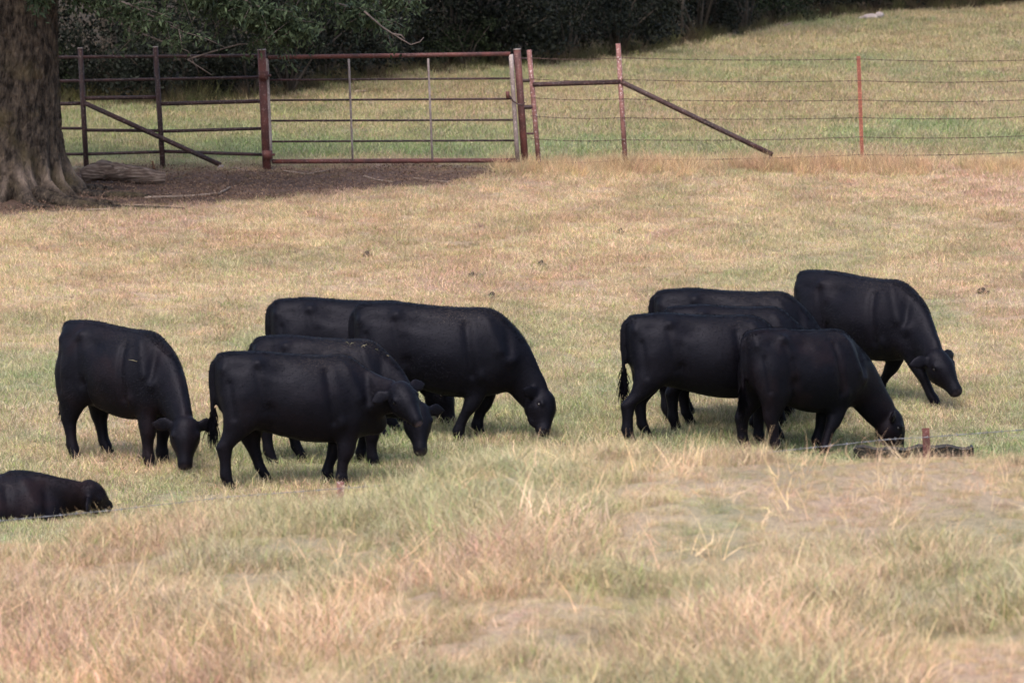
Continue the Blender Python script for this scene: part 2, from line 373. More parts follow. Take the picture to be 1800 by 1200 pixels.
# ------------------------------------------------------------------ grass
def blade_set(n, rad, hmin, hmax, wid, lean, curl, rng, palette, seg=3):
    """curved blades as quads strips"""
    ang = rng.uniform(0, 2*np.pi, n); r = rad * np.sqrt(rng.uniform(0, 1, n))
    base = np.stack([r*np.cos(ang), r*np.sin(ang), -.01*np.ones(n)], -1)
    h = rng.uniform(hmin, hmax, n) ; d = rng.uniform(0, 2*np.pi, n)
    ln = np.abs(rng.normal(lean, lean*.6, n)); cu = rng.normal(curl, .5, n)
    pts = [base]; a = ln.copy()
    for k in range(seg):
        st = h / seg
        step = np.stack([np.cos(d)*np.sin(a), np.sin(d)*np.sin(a), np.cos(a)], -1) * st[:, None]
        pts.append(pts[-1] + step); a = np.clip(a + cu / seg, -.2, 1.75); d = d + rng.normal(0, .5, n)
    sd = rng.uniform(0, 2*np.pi, n); side = np.stack([np.cos(sd), np.sin(sd), np.zeros(n)], -1)
    quads = []; cols = []
    pal = np.array(palette)[rng.integers(0, len(palette), n)] * rng.uniform(.62, 1.25, (n, 1))
    for k in range(seg):
        w0 = wid * (1 - k/seg*.85)/2; w1 = wid * (1 - (k+1)/seg*.85)/2
        quads.append(np.stack([pts[k]-side*w0, pts[k]+side*w0, pts[k+1]+side*w1, pts[k+1]-side*w1], 1)); cols.append(pal)
    return np.concatenate(quads), np.concatenate(cols)
def tuft(name, sets, rng):
    Vs, Cs = zip(*[blade_set(*s, rng=rng, palette=p) for s, p in sets])
    V = np.concatenate(Vs); C = np.concatenate(Cs)
    me = quads_mesh(V, 4, name); a = me.color_attributes.new('blade', 'FLOAT_COLOR', 'POINT')
    cc = np.ones((len(V)*4, 4)); cc[:, :3] = np.repeat(C, 4, 0); a.data.foreach_set('color', cc.astype(np.float32).ravel())
    me.materials.append(M['grass']); return me
NEU = [(1, 1, 1), (1.15, 1.1, 1.05), (.8, .78, .72), (1.0, .9, .85), (.8, 1.0, .6), (.62, .8, .45)]
DRY = [(1.3, 1.25, 1.15), (1.15, .98, .85), (1.4, 1.3, 1.1)]
def variants(name, sets, k):
    c = bpy.data.collections.new(name)
    for i in range(k):
        c.objects.link(bpy.data.objects.new('%s_clump' % name, tuft(name, sets, np.random.default_rng(100 + i))))
    return c
v_short = variants('short_grass', [((60, .13, .025, .075, .0055, .5, .9), NEU), ((14, .13, .05, .12, .004, .7, 1.3), DRY)], 6)
v_bank = variants('long_grass', [((60, .16, .06, .17, .006, .5, 1.2), NEU), ((26, .16, .12, .27, .0045, .6, 1.4), DRY)], 6)
v_far = variants('far_grass', [((70, .22, .03, .10, .010, .5, .9), NEU), ((12, .22, .06, .14, .007, .6, 1.0), DRY)], 5)
v_tall = variants('tall_dry_grass', [((46, .12, .15, .38, .006, .35, .8), DRY), ((34, .14, .08, .22, .006, .6, 1.1), NEU)], 5)
v_stalk = variants('bent_stalks', [((7, .15, .22, .48, .0065, .8, 1.5), [(1.25, 1.15, 1.0), (1.1, 1.0, .85), (1.3, 1.25, 1.1)]), ((3, .12, .25, .42, .006, .35, .5), DRY)], 6)
def scatter(name, X, Y, scl, col, coll, seed=0, label=None, cat=None, dz=0, tilt=.15):
    rng = np.random.default_rng(seed); n = len(X)
    me = bpy.data.meshes.new(name); me.vertices.add(n)
    me.vertices.foreach_set('co', np.stack([X, Y, gz(X, Y) + dz], -1).astype(np.float32).ravel())
    a = me.attributes.new('tint', 'FLOAT_COLOR', 'POINT'); cc = np.ones((n, 4)); cc[:, :3] = col; a.data.foreach_set('color', cc.astype(np.float32).ravel())
    a = me.attributes.new('scl', 'FLOAT', 'POINT'); a.data.foreach_set('value', np.asarray(scl, np.float32))
    a = me.attributes.new('rot', 'FLOAT_VECTOR', 'POINT'); a.data.foreach_set('vector', np.stack([rng.normal(0, tilt, n), rng.normal(0, tilt, n), rng.uniform(0, 6.283, n)], -1).astype(np.float32).ravel())
    a = me.attributes.new('pick', 'INT', 'POINT'); a.data.foreach_set('value', rng.integers(0, len(coll.objects), n).astype(np.int32))
    o = link(name, me)
    g = bpy.data.node_groups.new(name, 'GeometryNodeTree'); g.interface.new_socket('Geometry', in_out='INPUT', socket_type='NodeSocketGeometry'); g.interface.new_socket('Geometry', in_out='OUTPUT', socket_type='NodeSocketGeometry')
    gi = g.nodes.new('NodeGroupInput'); go = g.nodes.new('NodeGroupOutput'); ip = g.nodes.new('GeometryNodeInstanceOnPoints'); ci = g.nodes.new('GeometryNodeCollectionInfo')
    ci.inputs['Collection'].default_value = coll; ci.inputs['Separate Children'].default_value = True; ci.inputs['Reset Children'].default_value = True
    def na(nm, t):
        q = g.nodes.new('GeometryNodeInputNamedAttribute'); q.data_type = t; q.inputs['Name'].default_value = nm; return q.outputs['Attribute']
    g.links.new(gi.outputs[0], ip.inputs['Points']); g.links.new(ci.outputs[0], ip.inputs['Instance']); ip.inputs['Pick Instance'].default_value = True
    g.links.new(na('pick', 'INT'), ip.inputs['Instance Index']); g.links.new(na('rot', 'FLOAT_VECTOR'), ip.inputs['Rotation']); g.links.new(na('scl', 'FLOAT'), ip.inputs['Scale'])
    g.links.new(ip.outputs[0], go.inputs[0])
    md = o.modifiers.new('scatter', 'NODES'); md.node_group = g
    return tag(o, label, cat, kind='stuff')
def sample(y0, y1, dens, rng, k=1.3, pad=1.0):
    W = .0558 * y1 * k + pad; n = int(dens * (y1-y0) * 2 * W)
    X = rng.uniform(-W, W, n); Y = rng.uniform(y0, y1, n); ok = np.abs(X) < .0558 * Y * k + pad
    return X[ok], Y[ok]
def jitter(c, rng, s=.12): return np.clip(c * (1 + rng.normal(0, s, (len(c), 1))) * (1 + rng.normal(0, .05, c.shape)), 0, .8)
rng = np.random.default_rng(3)
X, Y = sample(76, 113.5, 85, rng); d, wd, lu = masks(X, Y); ok = rng.uniform(0, 1, len(X)) > d * .82; X, Y = X[ok], Y[ok]; d = d[ok]
scatter('pasture_grass', X, Y, rng.uniform(.6, 1.25, len(X)) * (.75 + .6 * fbm(X*1.3, Y*.9, 41)) * (1 + .35*np.exp(-((Y-86.5)/4)**2)) * (1 - .45 * d), jitter(tint(X, Y) + d[:, None]*np.array([.13, .085, .055])*rng.uniform(0, 1.4, (len(X), 1)), rng), v_short, 1, 'short grazed grass, half dry, that the cattle stand on', 'grass')
X, Y = sample(38, 61, 105, rng); sc = rng.uniform(.5, 1.15, len(X)) * (.34 + 1.25 * sstep(.40, .68, fbm(X*.9, Y*.55, 42))) * (1 - .35 * sstep(52.5, 54.5, Y))
scatter('bank_grass', X, Y, sc, jitter(tint(X, Y), rng), v_bank, 2, 'long tangled dry grass on the near bank in front of the wire', 'grass')
X, Y = sample(38, 56, 9, rng)
scatter('bent_stalks', X, Y, rng.uniform(.35, .8, len(X)), jitter(np.tile(np.array([.54, .42, .30]), (len(X), 1)), rng, .2), v_stalk, 15, 'pale bent seed stalks lying over the near bank', 'grass', tilt=.3)
X, Y = sample(61, 76, 30, rng)
scatter('hollow_grass', X, Y, rng.uniform(.8, 1.3, len(X)), jitter(tint(X, Y), rng), v_short, 5, 'green tinged short grass behind the near bank', 'grass')
X, Y = sample(113.5, 176, 32, rng, pad=2); d, wd, lu = masks(X, Y); ok = rng.uniform(0, 1, len(X)) > wd * .95; X, Y = X[ok], Y[ok]; lu = lu[ok]
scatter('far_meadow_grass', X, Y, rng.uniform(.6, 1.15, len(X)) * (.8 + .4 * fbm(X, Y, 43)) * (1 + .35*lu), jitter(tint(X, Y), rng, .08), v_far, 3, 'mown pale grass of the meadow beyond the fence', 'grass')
# taller uncut straw under the fence and bank tussocks
Xa = rng.uniform(-.2, 9, 900); Ya = 111.6 + rng.normal(0, .45, 900) - .2; pr = fbm(Xa * 1.5, Ya, 44); ok = pr > .40; Xa, Ya = Xa[ok], Ya[ok]
cx = np.array([1.6, 4.25, 7.4, 3.3]); nX = np.concatenate([c + rng.normal(0, .38, 55) for c in cx]); nY = np.concatenate([111.3 + rng.normal(0, .3, 55) for c in cx])
X = np.concatenate([Xa, nX]); Y = np.concatenate([Ya, nY]); c = np.tile(np.array([.47, .365, .25]), (len(X), 1)); c[len(Xa):] = np.array([.38, .285, .195])
scatter('fence_line_straw', X, Y, rng.uniform(.45, .95, len(X)) * np.where(np.arange(len(X)) < len(Xa), .85, 1.12), jitter(c, rng), v_tall, 4, 'tall straw left uncut under the far wire fence', 'grass')

# ------------------------------------------------------------------ leaves
def leaf_cloud(P, size, rng, aspect=.45, droop=.4, shade=None):
    """one folded pointed leaf (two triangles as a quad) at each point"""
    n = len(P); d = rng.normal(0, 1, (n, 3)); d[:, 2] -= droop; d /= np.linalg.norm(d, axis=1)[:, None]
    s = np.cross(d, rng.normal(0, 1, (n, 3))); s /= np.linalg.norm(s, axis=1)[:, None] + 1e-9
    L = (size * rng.uniform(.6, 1.3, n))[:, None]; W = L * aspect * .5
    q = np.stack([P, P + d*L*.45 + s*W, P + d*L, P + d*L*.45 - s*W], 1)
    me = quads_mesh(q, 4, 'leaves')
    a = me.attributes.new('leaf', 'FLOAT', 'POINT'); val = np.clip(rng.beta(1.6, 2.6, n), 0, 1) if shade is None else shade
    a.data.foreach_set('value', np.repeat(val, 4).astype(np.float32)); return me
def clump_points(centers, radii, n, rng):
    k = rng.integers(0, len(centers), n); v = rng.normal(0, 1, (n, 3)); v /= np.linalg.norm(v, axis=1)[:, None]
    r = rng.uniform(0, 1, n) ** .45
    return np.asarray(centers)[k] + v * r[:, None] * np.asarray(radii)[k][:, None] * np.array([1, 1, .75])

# forest trees: trunk > limbs in one bark mesh, crown of clumped leaves
def forest_variant(seed, h):
    rng = np.random.default_rng(seed); mb = MB()
    r0 = rng.uniform(.11, .2); lx, ly = rng.normal(0, .25, 2)
    tp = [np.array([lx*t + .06*math.sin(5*t+seed), ly*t, h*.85*t - .1]) for t in np.linspace(0, 1, 9)]
    mb.tube(tp, [r0*(1.35 if i == 0 else 1 - .075*i) for i in range(9)], 10)
    cs = []; rs = []
    for k in range(16):
        t = rng.uniform(.18, .95); b = tp[0]*(1-t) + tp[-1]*t; a = rng.uniform(0, 6.28); L = rng.uniform(1.0, 2.6)*(1.2-.6*t)
        e = b + np.array([math.cos(a)*L, math.sin(a)*L, rng.uniform(.0, .8)]); mid = (b+e)/2 + np.array([0, 0, .2])
        mb.tube([b, mid, e], [r0*.38*(1.1-t), r0*.25*(1.1-t), .012], 6)
        for q in (mid, e, (mid+e)/2 + rng.normal(0, .35, 3)): cs.append(q); rs.append(rng.uniform(.45, .95))
    cr = leaf_cloud(clump_points(cs, rs, 13000, rng), .085, rng, .5)
    return mb, cr
wood_vars = []
for s, h in ((1, 7.5), (2, 9), (3, 6.5), (4, 8)):
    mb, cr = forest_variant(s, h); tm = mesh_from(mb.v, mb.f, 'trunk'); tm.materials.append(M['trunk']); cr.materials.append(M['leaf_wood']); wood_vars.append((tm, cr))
def edgeY(x): return float(np.interp(x, [-30, -6, -3.6, -2.5, -1.7, 0, .9, 1.86, 2.85, 3.9, 5.06, 6.2, 9.4, 30], [128.6, 129.0, 130.5, 136, 140, 141.5, 143.8, 146.5, 150.5, 155, 160.5, 164, 168.5, 178]))
rng = np.random.default_rng(50)
TL = []
for row in range(3):
    for x in np.arange(-15, 17, 2.3):
        xx = x + rng.normal(0, .5) + row*.9; TL.append((xx, edgeY(xx) + 2.0 + row*3.2 + rng.normal(0, .6)))
for i, (x, y) in enumerate(TL):
    t = empty('forest_tree', (x, y, float(gz(x, y))), rng.uniform(0, 6.28)); s = rng.uniform(.85, 1.2); t.scale = (s, s, s)
    tm, cr = wood_vars[i % 4]; link('trunk', tm, None, t); link('crown', cr, None, t)
    tag(t, 'dark slender broadleaf tree inside the wood behind the far meadow', 'tree', 'trees of the dark wood behind the meadow')
# edge shrubs
def shrub_variant(seed, n, size, r, h):
    rng = np.random.default_rng(seed); mb = MB(); cs = []; rs = []
    for k in range(9):
        a = rng.uniform(0, 6.28); L = rng.uniform(.3, 1)*r; e = np.array([math.cos(a)*L, math.sin(a)*L, h*rng.uniform(.4, 1)])
        m = e*np.array([.4, .4, .55]); mb.tube([(0, 0, -.05), m, e], [.022, .014, .005], 5)
        cs += [e, m*1.3, e*np.array([1.1, 1.1, .5])]; rs += [rng.uniform(.22, .42)*r for _ in range(3)]
    return mesh_from(mb.v, mb.f, 'stems'), leaf_cloud(clump_points(cs, rs, n, rng), size, rng, .5)
sv = []
for k, (s, n, sz, r, h) in enumerate(((11, 4200, .06, .9, 1.3), (12, 3400, .05, .75, .9), (13, 5200, .065, 1.1, 1.7))):
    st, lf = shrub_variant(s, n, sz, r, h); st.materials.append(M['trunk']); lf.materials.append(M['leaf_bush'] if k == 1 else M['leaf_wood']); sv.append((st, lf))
SH = []
for i, x in enumerate(np.arange(-9.5, 13, .62)):
    xx = x + rng.normal(0, .2); y = edgeY(xx) + rng.uniform(-.3, 2.4)
    t = empty('shrub', (xx, y, float(gz(xx, y))), rng.uniform(0, 6.28)); s = rng.uniform(.75, 1.25); t.scale = (s, s, s)
    a, b = sv[int(rng.integers(0, 3))]; link('stems', a, None, t); link('foliage', b, None, t)
    SH.append((t, 900+xx/y*F))
ORD = 'first second third fourth fifth sixth seventh eighth ninth tenth eleventh twelfth thirteenth fourteenth fifteenth'.split()
def zone_label(px):
    for k, (a, b, nm) in enumerate(((-9999, 110, 'behind the huge trunk'), (110, 465, 'behind the rail fence panel'), (465, 905, 'behind the long gate'), (905, 1100, 'behind the corner braces'), (1100, 1510, 'beyond meadow left of orange post'), (1510, 9999, 'beyond meadow right of orange post'))):
        if a <= px < b: return k, nm
zc = {}
for t, px in sorted(SH, key=lambda q: q[1]):
    k, nm = zone_label(px); zc[k] = zc.get(k, 0)+1
    tag(t, 'dark shrub %s, %s from left there' % (nm, ORD[min(14, zc[k]-1)]), 'shrub', 'shrubs along the wood edge')
# brush under the trees: one uncountable mass
n = 60000; X = rng.uniform(-16, 17, n); D_ = rng.uniform(.2, 12, n); Y = np.array([edgeY(v) for v in X]) + D_
hh = rng.uniform(0, 1, n) ** 1.5 * (1.0 + 1.6 * fbm(X * .7, Y * .7, 61))
um = leaf_cloud(np.stack([X, Y, gz(X, Y) + hh], -1), .09, rng, .5)
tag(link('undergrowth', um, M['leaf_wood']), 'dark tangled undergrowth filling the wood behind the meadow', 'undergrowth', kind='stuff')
n = 900; X = rng.uniform(-10, 13, n); Y = np.array([edgeY(v) for v in X]) + rng.normal(.2, .8, n) + (fbm(X*.8, X*0, 62)-.5)*3
HEM = (X, Y)
scatter('hem_weeds', X, Y, rng.uniform(.4, 1.1, n)*(.5+fbm(X*1.5, Y, 63)), jitter(np.where(rng.uniform(0, 1, (n, 1)) < .5, np.array([[.055, .045, .03]]), np.array([[.07, .075, .035]])), rng, .3), v_tall, 14, 'dull weeds and dead stalks along the foot of the wood', 'weeds')
# leaning saplings and bare stems at the edge that one can tell apart
for i, (px, y, top, lean) in enumerate([(205, 131, 1.9, .5), (330, 131.5, 2.2, -.4), (792, 136, 2.4, .05), (920, 139, 2.6, .1), (1080, 142, 2.4, -.15), (1198, 150, 2.2, .08), (1310, 156, 2.4, .12), (1395, 161, 2.2, -.1), (640, 133.5, 2.2, .2)]):
    x = (px-900)/F*y
    for _ in range(8): y = edgeY(x)+1.0; x = (px-900)/F*y
    z = float(gz(x, y)); mb = MB()
    mb.tube([(0, 0, -.1), (lean*.3, 0, top*.4), (lean*.5, .1, top*.75), (lean, .1, top*1.3)], [.035, .028, .022, .012], 7)
    mb.tube([(lean*.4, 0, top*.55), (lean*.4+.3, 0, top*.8), (lean*.4+.45, 0, top*1.05)], [.014, .01, .005], 5)
    o = mb.build('sapling', M['trunk']); o.location = (x, y, z)
    tag(o, 'bare sapling at the wood edge, ' + ('behind the rail fence, left one', 'behind the rail fence, right one', 'above the right part of the gate', 'directly behind the gate latch post', 'behind the tall pipe post of the corner brace', 'right of the tall pipe post, first of three', 'right of the tall pipe post, second of three', 'right of the tall pipe post, third of three', 'above the left part of the gate')[i], 'sapling', 'bare stems at the wood edge')

# ------------------------------------------------------------------ the big oak
OX, OY = (18-900)/F*108.2, 108.2; OZ = float(gz(OX, OY))
oak = empty('oak_tree', (OX, OY, OZ))
tag(oak, 'huge old tree with furrowed bark and flaring roots at the left edge', 'tree')
def trunk_mesh():
    NA, NZ = 160, 130; th = np.linspace(0, 2*np.pi, NA, endpoint=False); zz = np.concatenate([np.linspace(-.25, 1.0, 70), np.linspace(1.04, 4.6, 60)])
    TH, ZZ = np.meshgrid(th, zz)
    r = .50 + .10*np.exp(-np.maximum(ZZ, 0)/1.2) + .04*np.maximum(ZZ-3, 0)
    lob = [(-.05, .38, .16), (-.42, .22, .1), (-.75, .34, .13), (-1.1, .2, .09), (-1.4, .42, .14), (-1.75, .25, .1), (-2.05, .4, .14), (-2.6, .4, .18), (.5, .3, .2), (.9, .4, .3), (1.9, .5, .3), (3.0, .5, .3)]
    wn = np.zeros_like(r)
    for a, amp, wd in lob:
        dd = np.angle(np.exp(1j*(TH - a - .12*np.sin(ZZ*4+a*3))))
        r += amp*np.exp(-(dd/wd)**2)*np.exp(-np.maximum(ZZ, -.1)/.17)*(.6+.6*vnoise(TH*8, ZZ*6, 74)) + .07*np.exp(-(dd/wd)**2)*np.exp(-np.maximum(ZZ, 0)/.9)
        wn += np.exp(-(dd/(wd*.6))**2)*np.exp(-((ZZ-.18)/.17)**2)*vnoise(TH*6+a*9, ZZ*5, 77)
    rid = np.abs(vnoise(TH*9 + .8*np.sin(ZZ*3), ZZ*3.2, 71)-.5)*2; rid2 = vnoise(TH*25, ZZ*12, 72)
    r += .045*(rid-.4) + .03*(rid2-.5) + .06*(fbm(TH*2, ZZ*.9, 73)-.5)
    # seam at 0/2pi
    r[:, -1] = (r[:, -2] + r[:, 0])/2
    cx = .04*np.sin(ZZ*.9)-.03*ZZ*.4
    V = np.stack([cx + r*np.cos(TH), r*np.sin(TH), ZZ], -1).reshape(-1, 3)
    I = np.arange(NA*len(zz)).reshape(len(zz), NA); J = np.roll(I, -1, 1)
    Q = np.stack([I[:-1], J[:-1], J[1:], I[1:]], -1).reshape(-1, 4)
    me = mesh_from(V, [tuple(q) for q in Q.tolist()], 'trunk')
    a = me.attributes.new('worn', 'FLOAT', 'POINT'); a.data.foreach_set('value', np.clip(wn.ravel()*1.0, 0, .6).astype(np.float32))
    return me
link('trunk', trunk_mesh(), M['bark'], oak)
rng = np.random.default_rng(90)
lm = MB(); cs = []; rs = []
for k in range(13):
    a = k*2*np.pi/13 + rng.normal(0, .15); L = rng.uniform(3.2, 5.2); z0 = rng.uniform(2.9, 4.4)
    p0 = np.array([0, 0, z0]); p1 = np.array([math.cos(a)*L*.35, math.sin(a)*L*.35, z0+1.0]); p2 = np.array([math.cos(a)*L*.75, math.sin(a)*L*.75, z0+1.2]); p3 = np.array([math.cos(a)*L, math.sin(a)*L, z0+.6])
    lm.tube([p0, p1, p2, p3], [.2, .13, .08, .03], 8)
    for q in np.linspace(.3, 1, 7):
        c = p1*(1-q)+p3*q + rng.normal(0, .45, 3); cs.append(c); rs.append(rng.uniform(.6, 1.1)); c2 = c + np.array([0, 0, rng.uniform(.8, 3)]); cs.append(c2); rs.append(rng.uniform(.7, 1.2))
lm.build('limbs', M['bark'], oak)
cl = leaf_cloud(clump_points(cs, rs, 60000, rng), .11, rng, .38, .8); link('crown', cl, M['leaf_oak'], oak)
# low hanging sprays that reach into the picture: bough, twigs and hanging leaves
O0 = np.array([OX, OY, OZ])
bm = MB(); LP = []
def spray(pts, Y0, r, nl, spread, dens=1.0):
    P = [at(x, y, Y0 + dy) - O0 for x, y, dy in pts]
    bm.tube(P, np.linspace(r, .004, len(P)), 6)
    for _ in range(nl):
        k = rng.integers(0, len(P)-1); t = rng.uniform(0, 1); c = P[k]*(1-t)+P[k+1]*t
        e = c + np.array([rng.normal(0, spread), rng.normal(0, spread), -abs(rng.normal(0, spread*.8)) + spread*.2])
        bm.tube([c, (c+e)/2 + np.array([0, 0, .02]), e], [.006, .004, .002], 4)
        m = int(48*dens)
        tt = rng.uniform(.1, 1.05, m)[:, None]; LP.append(c*(1-tt)+e*tt + rng.normal(0, .045, (m, 3)))
spray([(60, -120, 0), (200, -70, .2), (320, -20, .4), (430, 20, .5), (520, 60, .5)], 108.5, .05, 95, .28)
spray([(60, -150, 0), (240, -90, 1), (420, -50, 1.5), (560, -5, 1.7), (680, 35, 1.8)], 109.2, .05, 95, .26)
spray([(40, -60, 0), (120, -30, -.5), (230, 10, -.8), (330, 60, -.9)], 108.2, .035, 60, .25)
spray([(350, -40, .3), (450, 10, .2), (540, 55, .1)], 108.6, .02, 46, .2, 1.3)
spray([(520, -60, .3), (620, -25, .2), (720, 5, .1)], 109.6, .02, 40, .2)
spray([(20, -90, -.9), (50, -40, -1.0), (75, 0, -1.0)], 107.6, .02, 26, .13)
bm.build('low_boughs', M['twig'], oak)
link('hanging_leaves', leaf_cloud(np.concatenate(LP), .085, rng, .33, 1.0), M['leaf_oak'], oak)
for pts in ([(330, 105, 0), (370, 92, .1), (420, 78, .1), (460, 76, 0), (485, 70, 0), (500, 62, 0)], [(440, 77, 0), (470, 66, 0), (498, 70, 0)],
            [(640, 20, 0), (672, 48, 0), (700, 66, 0), (722, 79, 0), (738, 74, 0), (745, 66, 0)], [(690, 60, 0), (705, 62, 0), (712, 70, 0)], [(250, 60, 0), (290, 75, 0), (330, 90, 0), (350, 128, 0)], [(330, 105, 0), (350, 118, 0), (372, 132, 0)]):
    tw = MB(); tw.tube([at(x, y, 109+d) - O0 for x, y, d in pts], np.linspace(.012, .004, len(pts)), 5); tw.build('bare_twig', M['twig'], oak)
# roots running over the earth
rt = MB()
for a, L, wv in ((-.25, 1.5, .3), (-.9, 1.4, .5), (-1.4, 1.3, .3), (-2.1, 1.5, .2), (.25, 1.2, .3), (-1.15, 2.2, .9)):
    pts = []; rr = []
    for t in np.linspace(.25, 1, 12):
        x = math.cos(a+wv*(t-.3))*L*t*1.1; y = math.sin(a+wv*(t-.3))*L*t*1.1
        pts.append((x, y, float(gz(OX+x, OY+y))-OZ + .06*(1-t) - .01 + .025*math.sin(9*t+a))); rr.append(.12*(1-t)**.8+.02)
    rt.tube(pts, rr, 8)
rt.build('surface_root', M['bark'], oak)

# ------------------------------------------------------------------ log, sticks
def wobble_tube(pts, radii, n, seed, amp):
    mb = MB(); P = np.array(pts, float); t = np.linspace(0, 1, len(P)); q = np.linspace(0, 1, 28)
    C = np.stack([np.interp(q, t, P[:, k]) for k in range(3)], -1); R = np.interp(q, t, radii); mb.tube(list(C), list(R), n)
    V = np.array(mb.v); c = np.repeat(C, n, 0); d = V - c
    s = 1 + amp*(vnoise(np.arange(len(V))//n*.35, np.arange(len(V)) % n*.8, seed)-.5)*2; V = c + d*s[:, None]; mb.v = list(V); return mb
def gp(px, py, dz=0):
    p = on_ground(px, py); return np.array([p[0], p[1], p[2]+dz])
a = gp(143, 322); b = gp(290, 324)
o = wobble_tube([a+[0, 0, .08], a*.75+b*.25+[0, 0, .16], a*.5+b*.5+[0, 0, .13], b+[0, 0, .07]], [.09, .12, .105, .085], 22, 5, .16).build('fallen_log', M['log'], origin=a); o.location = a
tag(o, 'thick rotting reddish brown log lying on bare earth beside the big trunk', 'log')
lg = o
st = MB(); sp = gp(272, 318); st.tube([sp+[0, 0, .12], sp+[-.03, 0, .24]], [.02, .012], 6); k_ = st.build('branch_stub', M['redwood'], lg, origin=a)
for pts, r, lab in (([(255, 351), (300, 349), (345, 347), (385, 343), (405, 332)], .022, 'long pale crooked stick lying on earth in front of the log'),
                ([(395, 300), (412, 296), (430, 302), (445, 303)], .012, 'thin dark curved twig on the earth by the foot of the brace'),
                ([(640, 312), (660, 318), (690, 322)], .014, 'dark straight stick on the earth below the gate, left of middle'),
                ([(725, 315), (755, 319), (790, 322)], .014, 'dark straight stick on the earth below the gate, right of middle'),
                ([(500, 303), (540, 308), (580, 300)], .013, 'bent twig on the earth right of the hinge post'),
                ([(150, 372), (190, 370), (230, 362), (262, 364)], .016, 'flat bark coloured stick in front of the tree roots'),
                ([(1228, 1), (1238, 1)], .0, '')):
    if r == 0: continue
    P = [gp(x, y, r*.9) for x, y in pts]; o = wobble_tube(P, list(np.linspace(r, r*.6, len(P))), 7, int(pts[0][0]), .25).build('stick', M['dead'], origin=P[0]); o.location = P[0]
    tag(o, lab, 'stick')
for (x0, y0, x1, y1, h, r, lab) in ((615, 165, 643, 160, .10, .028, 'short grey dead branch lying in the meadow behind the gate'),
                              (1368, 52, 1392, 40, .14, .02, 'pale stick poking out of the grass at the upper right of the meadow'),
                              (1662, 293, 1676, 274, .12, .012, 'grey stick standing aslant in straw right of the orange post'),
                              (1715, 178, 1722, 192, .1, .012, 'small dark stick in the meadow far right, above the green grass')):
    g0 = gp(x0, max(y0, y1)); q1 = at(x1, y1, g0[1]); q0 = at(x0, y0, g0[1]);
    mb = MB(); mb.tube([q0, (q0+q1)/2+[0, 0, .01], q1], [r, r*.9, r*.5], 7); o = mb.build('stick', M['dead'], origin=q0); o.location = q0; tag(o, lab, 'stick')
# pale rag / stone at the far edge
g0 = gp(1532, 36); mb = MB(); mb.ell((0, 0, .05), [(.16, 0, 0), (0, .10, 0), (0, 0, .06)]); mb.ell((.13, 0, .09), [(.08, 0, .02), (0, .08, 0), (-.02, 0, .06)]); mb.ell((-.14, .02, .03), [(.1, 0, 0), (0, .06, 0), (0, 0, .035)])
V_ = np.array(mb.v); V_ += .03*(np.stack([fbm(V_[:, 0]*9, V_[:, 2]*9+V_[:, 1]*7, 5), fbm(V_[:, 1]*9, V_[:, 0]*9, 6), fbm(V_[:, 2]*9, V_[:, 0]*8, 7)], -1)-.5); mb.v = list(V_)
o = mb.build('stone', M['rag']); o.location = g0; tag(o, 'pale pinkish white stone in grass near the wood edge, upper right', 'stone')
# leaf litter on the bare earth
ll = leaf_cloud(np.zeros((26, 3)) + np.random.default_rng(5).normal(0, 1, (26, 3))*np.array([.16, .16, .003]) + [0, 0, .008], .03, np.random.default_rng(6), .5, 0)
ll.materials.append(M['litter']); lc = bpy.data.collections.new('litter'); lc.objects.link(bpy.data.objects.new('litter_leaves', ll))
rng = np.random.default_rng(8); X = rng.uniform(-8, 1, 2200); Y = rng.uniform(106.5, 113, 2200); d, _, _ = masks(X, Y); ok = rng.uniform(0, 1, len(X)) < d; X, Y = X[ok], Y[ok]
scatter('leaf_litter', X, Y, rng.uniform(.6, 1.2, len(X)), np.ones((len(X), 3)), lc, 9, 'dead leaves and chips strewn over the bare earth', 'leaf litter', tilt=.05)

# ------------------------------------------------------------------ fences and gate
FY = 111.6
def pipe(name, m, parent, p0, p1, r, origin, Y=FY, seg=1, n=12, cap_over=None):
    a = at(*p0, Y if len(p0) == 2 else 0) if len(p0) == 2 else np.array(p0); b = at(*p1, Y) if len(p1) == 2 else np.array(p1)
    mb = MB(); k = 5; P = [a*(1-t)+b*t for t in np.linspace(0, 1, k)]; mb.tube(P, r, n); return mb.build(name, m, parent, origin=origin)
def gpost(top, bot, Y): # post sunk to ground
    a = at(*top, Y); b = at(*bot, Y); d = (b-a)/np.linalg.norm(b-a); g = float(gz(b[0], b[1])) - .15
    t = (g - a[2])/d[2]; return a, a + d*t
def post(name, m, parent, top, bot, r, origin, Y=FY, cap=None):
    a, b = gpost(top, bot, Y); mb = MB(); mb.tube([a, (a+b)/2, b], r, 14); o = mb.build(name, m, parent, origin=origin)
    if cap:
        c = MB(); u = norm(a-b); c.tube([a+u*.001, a+u*.014], r*1.06, 14); c.build('cap', M[cap], o, origin=origin)
    return o
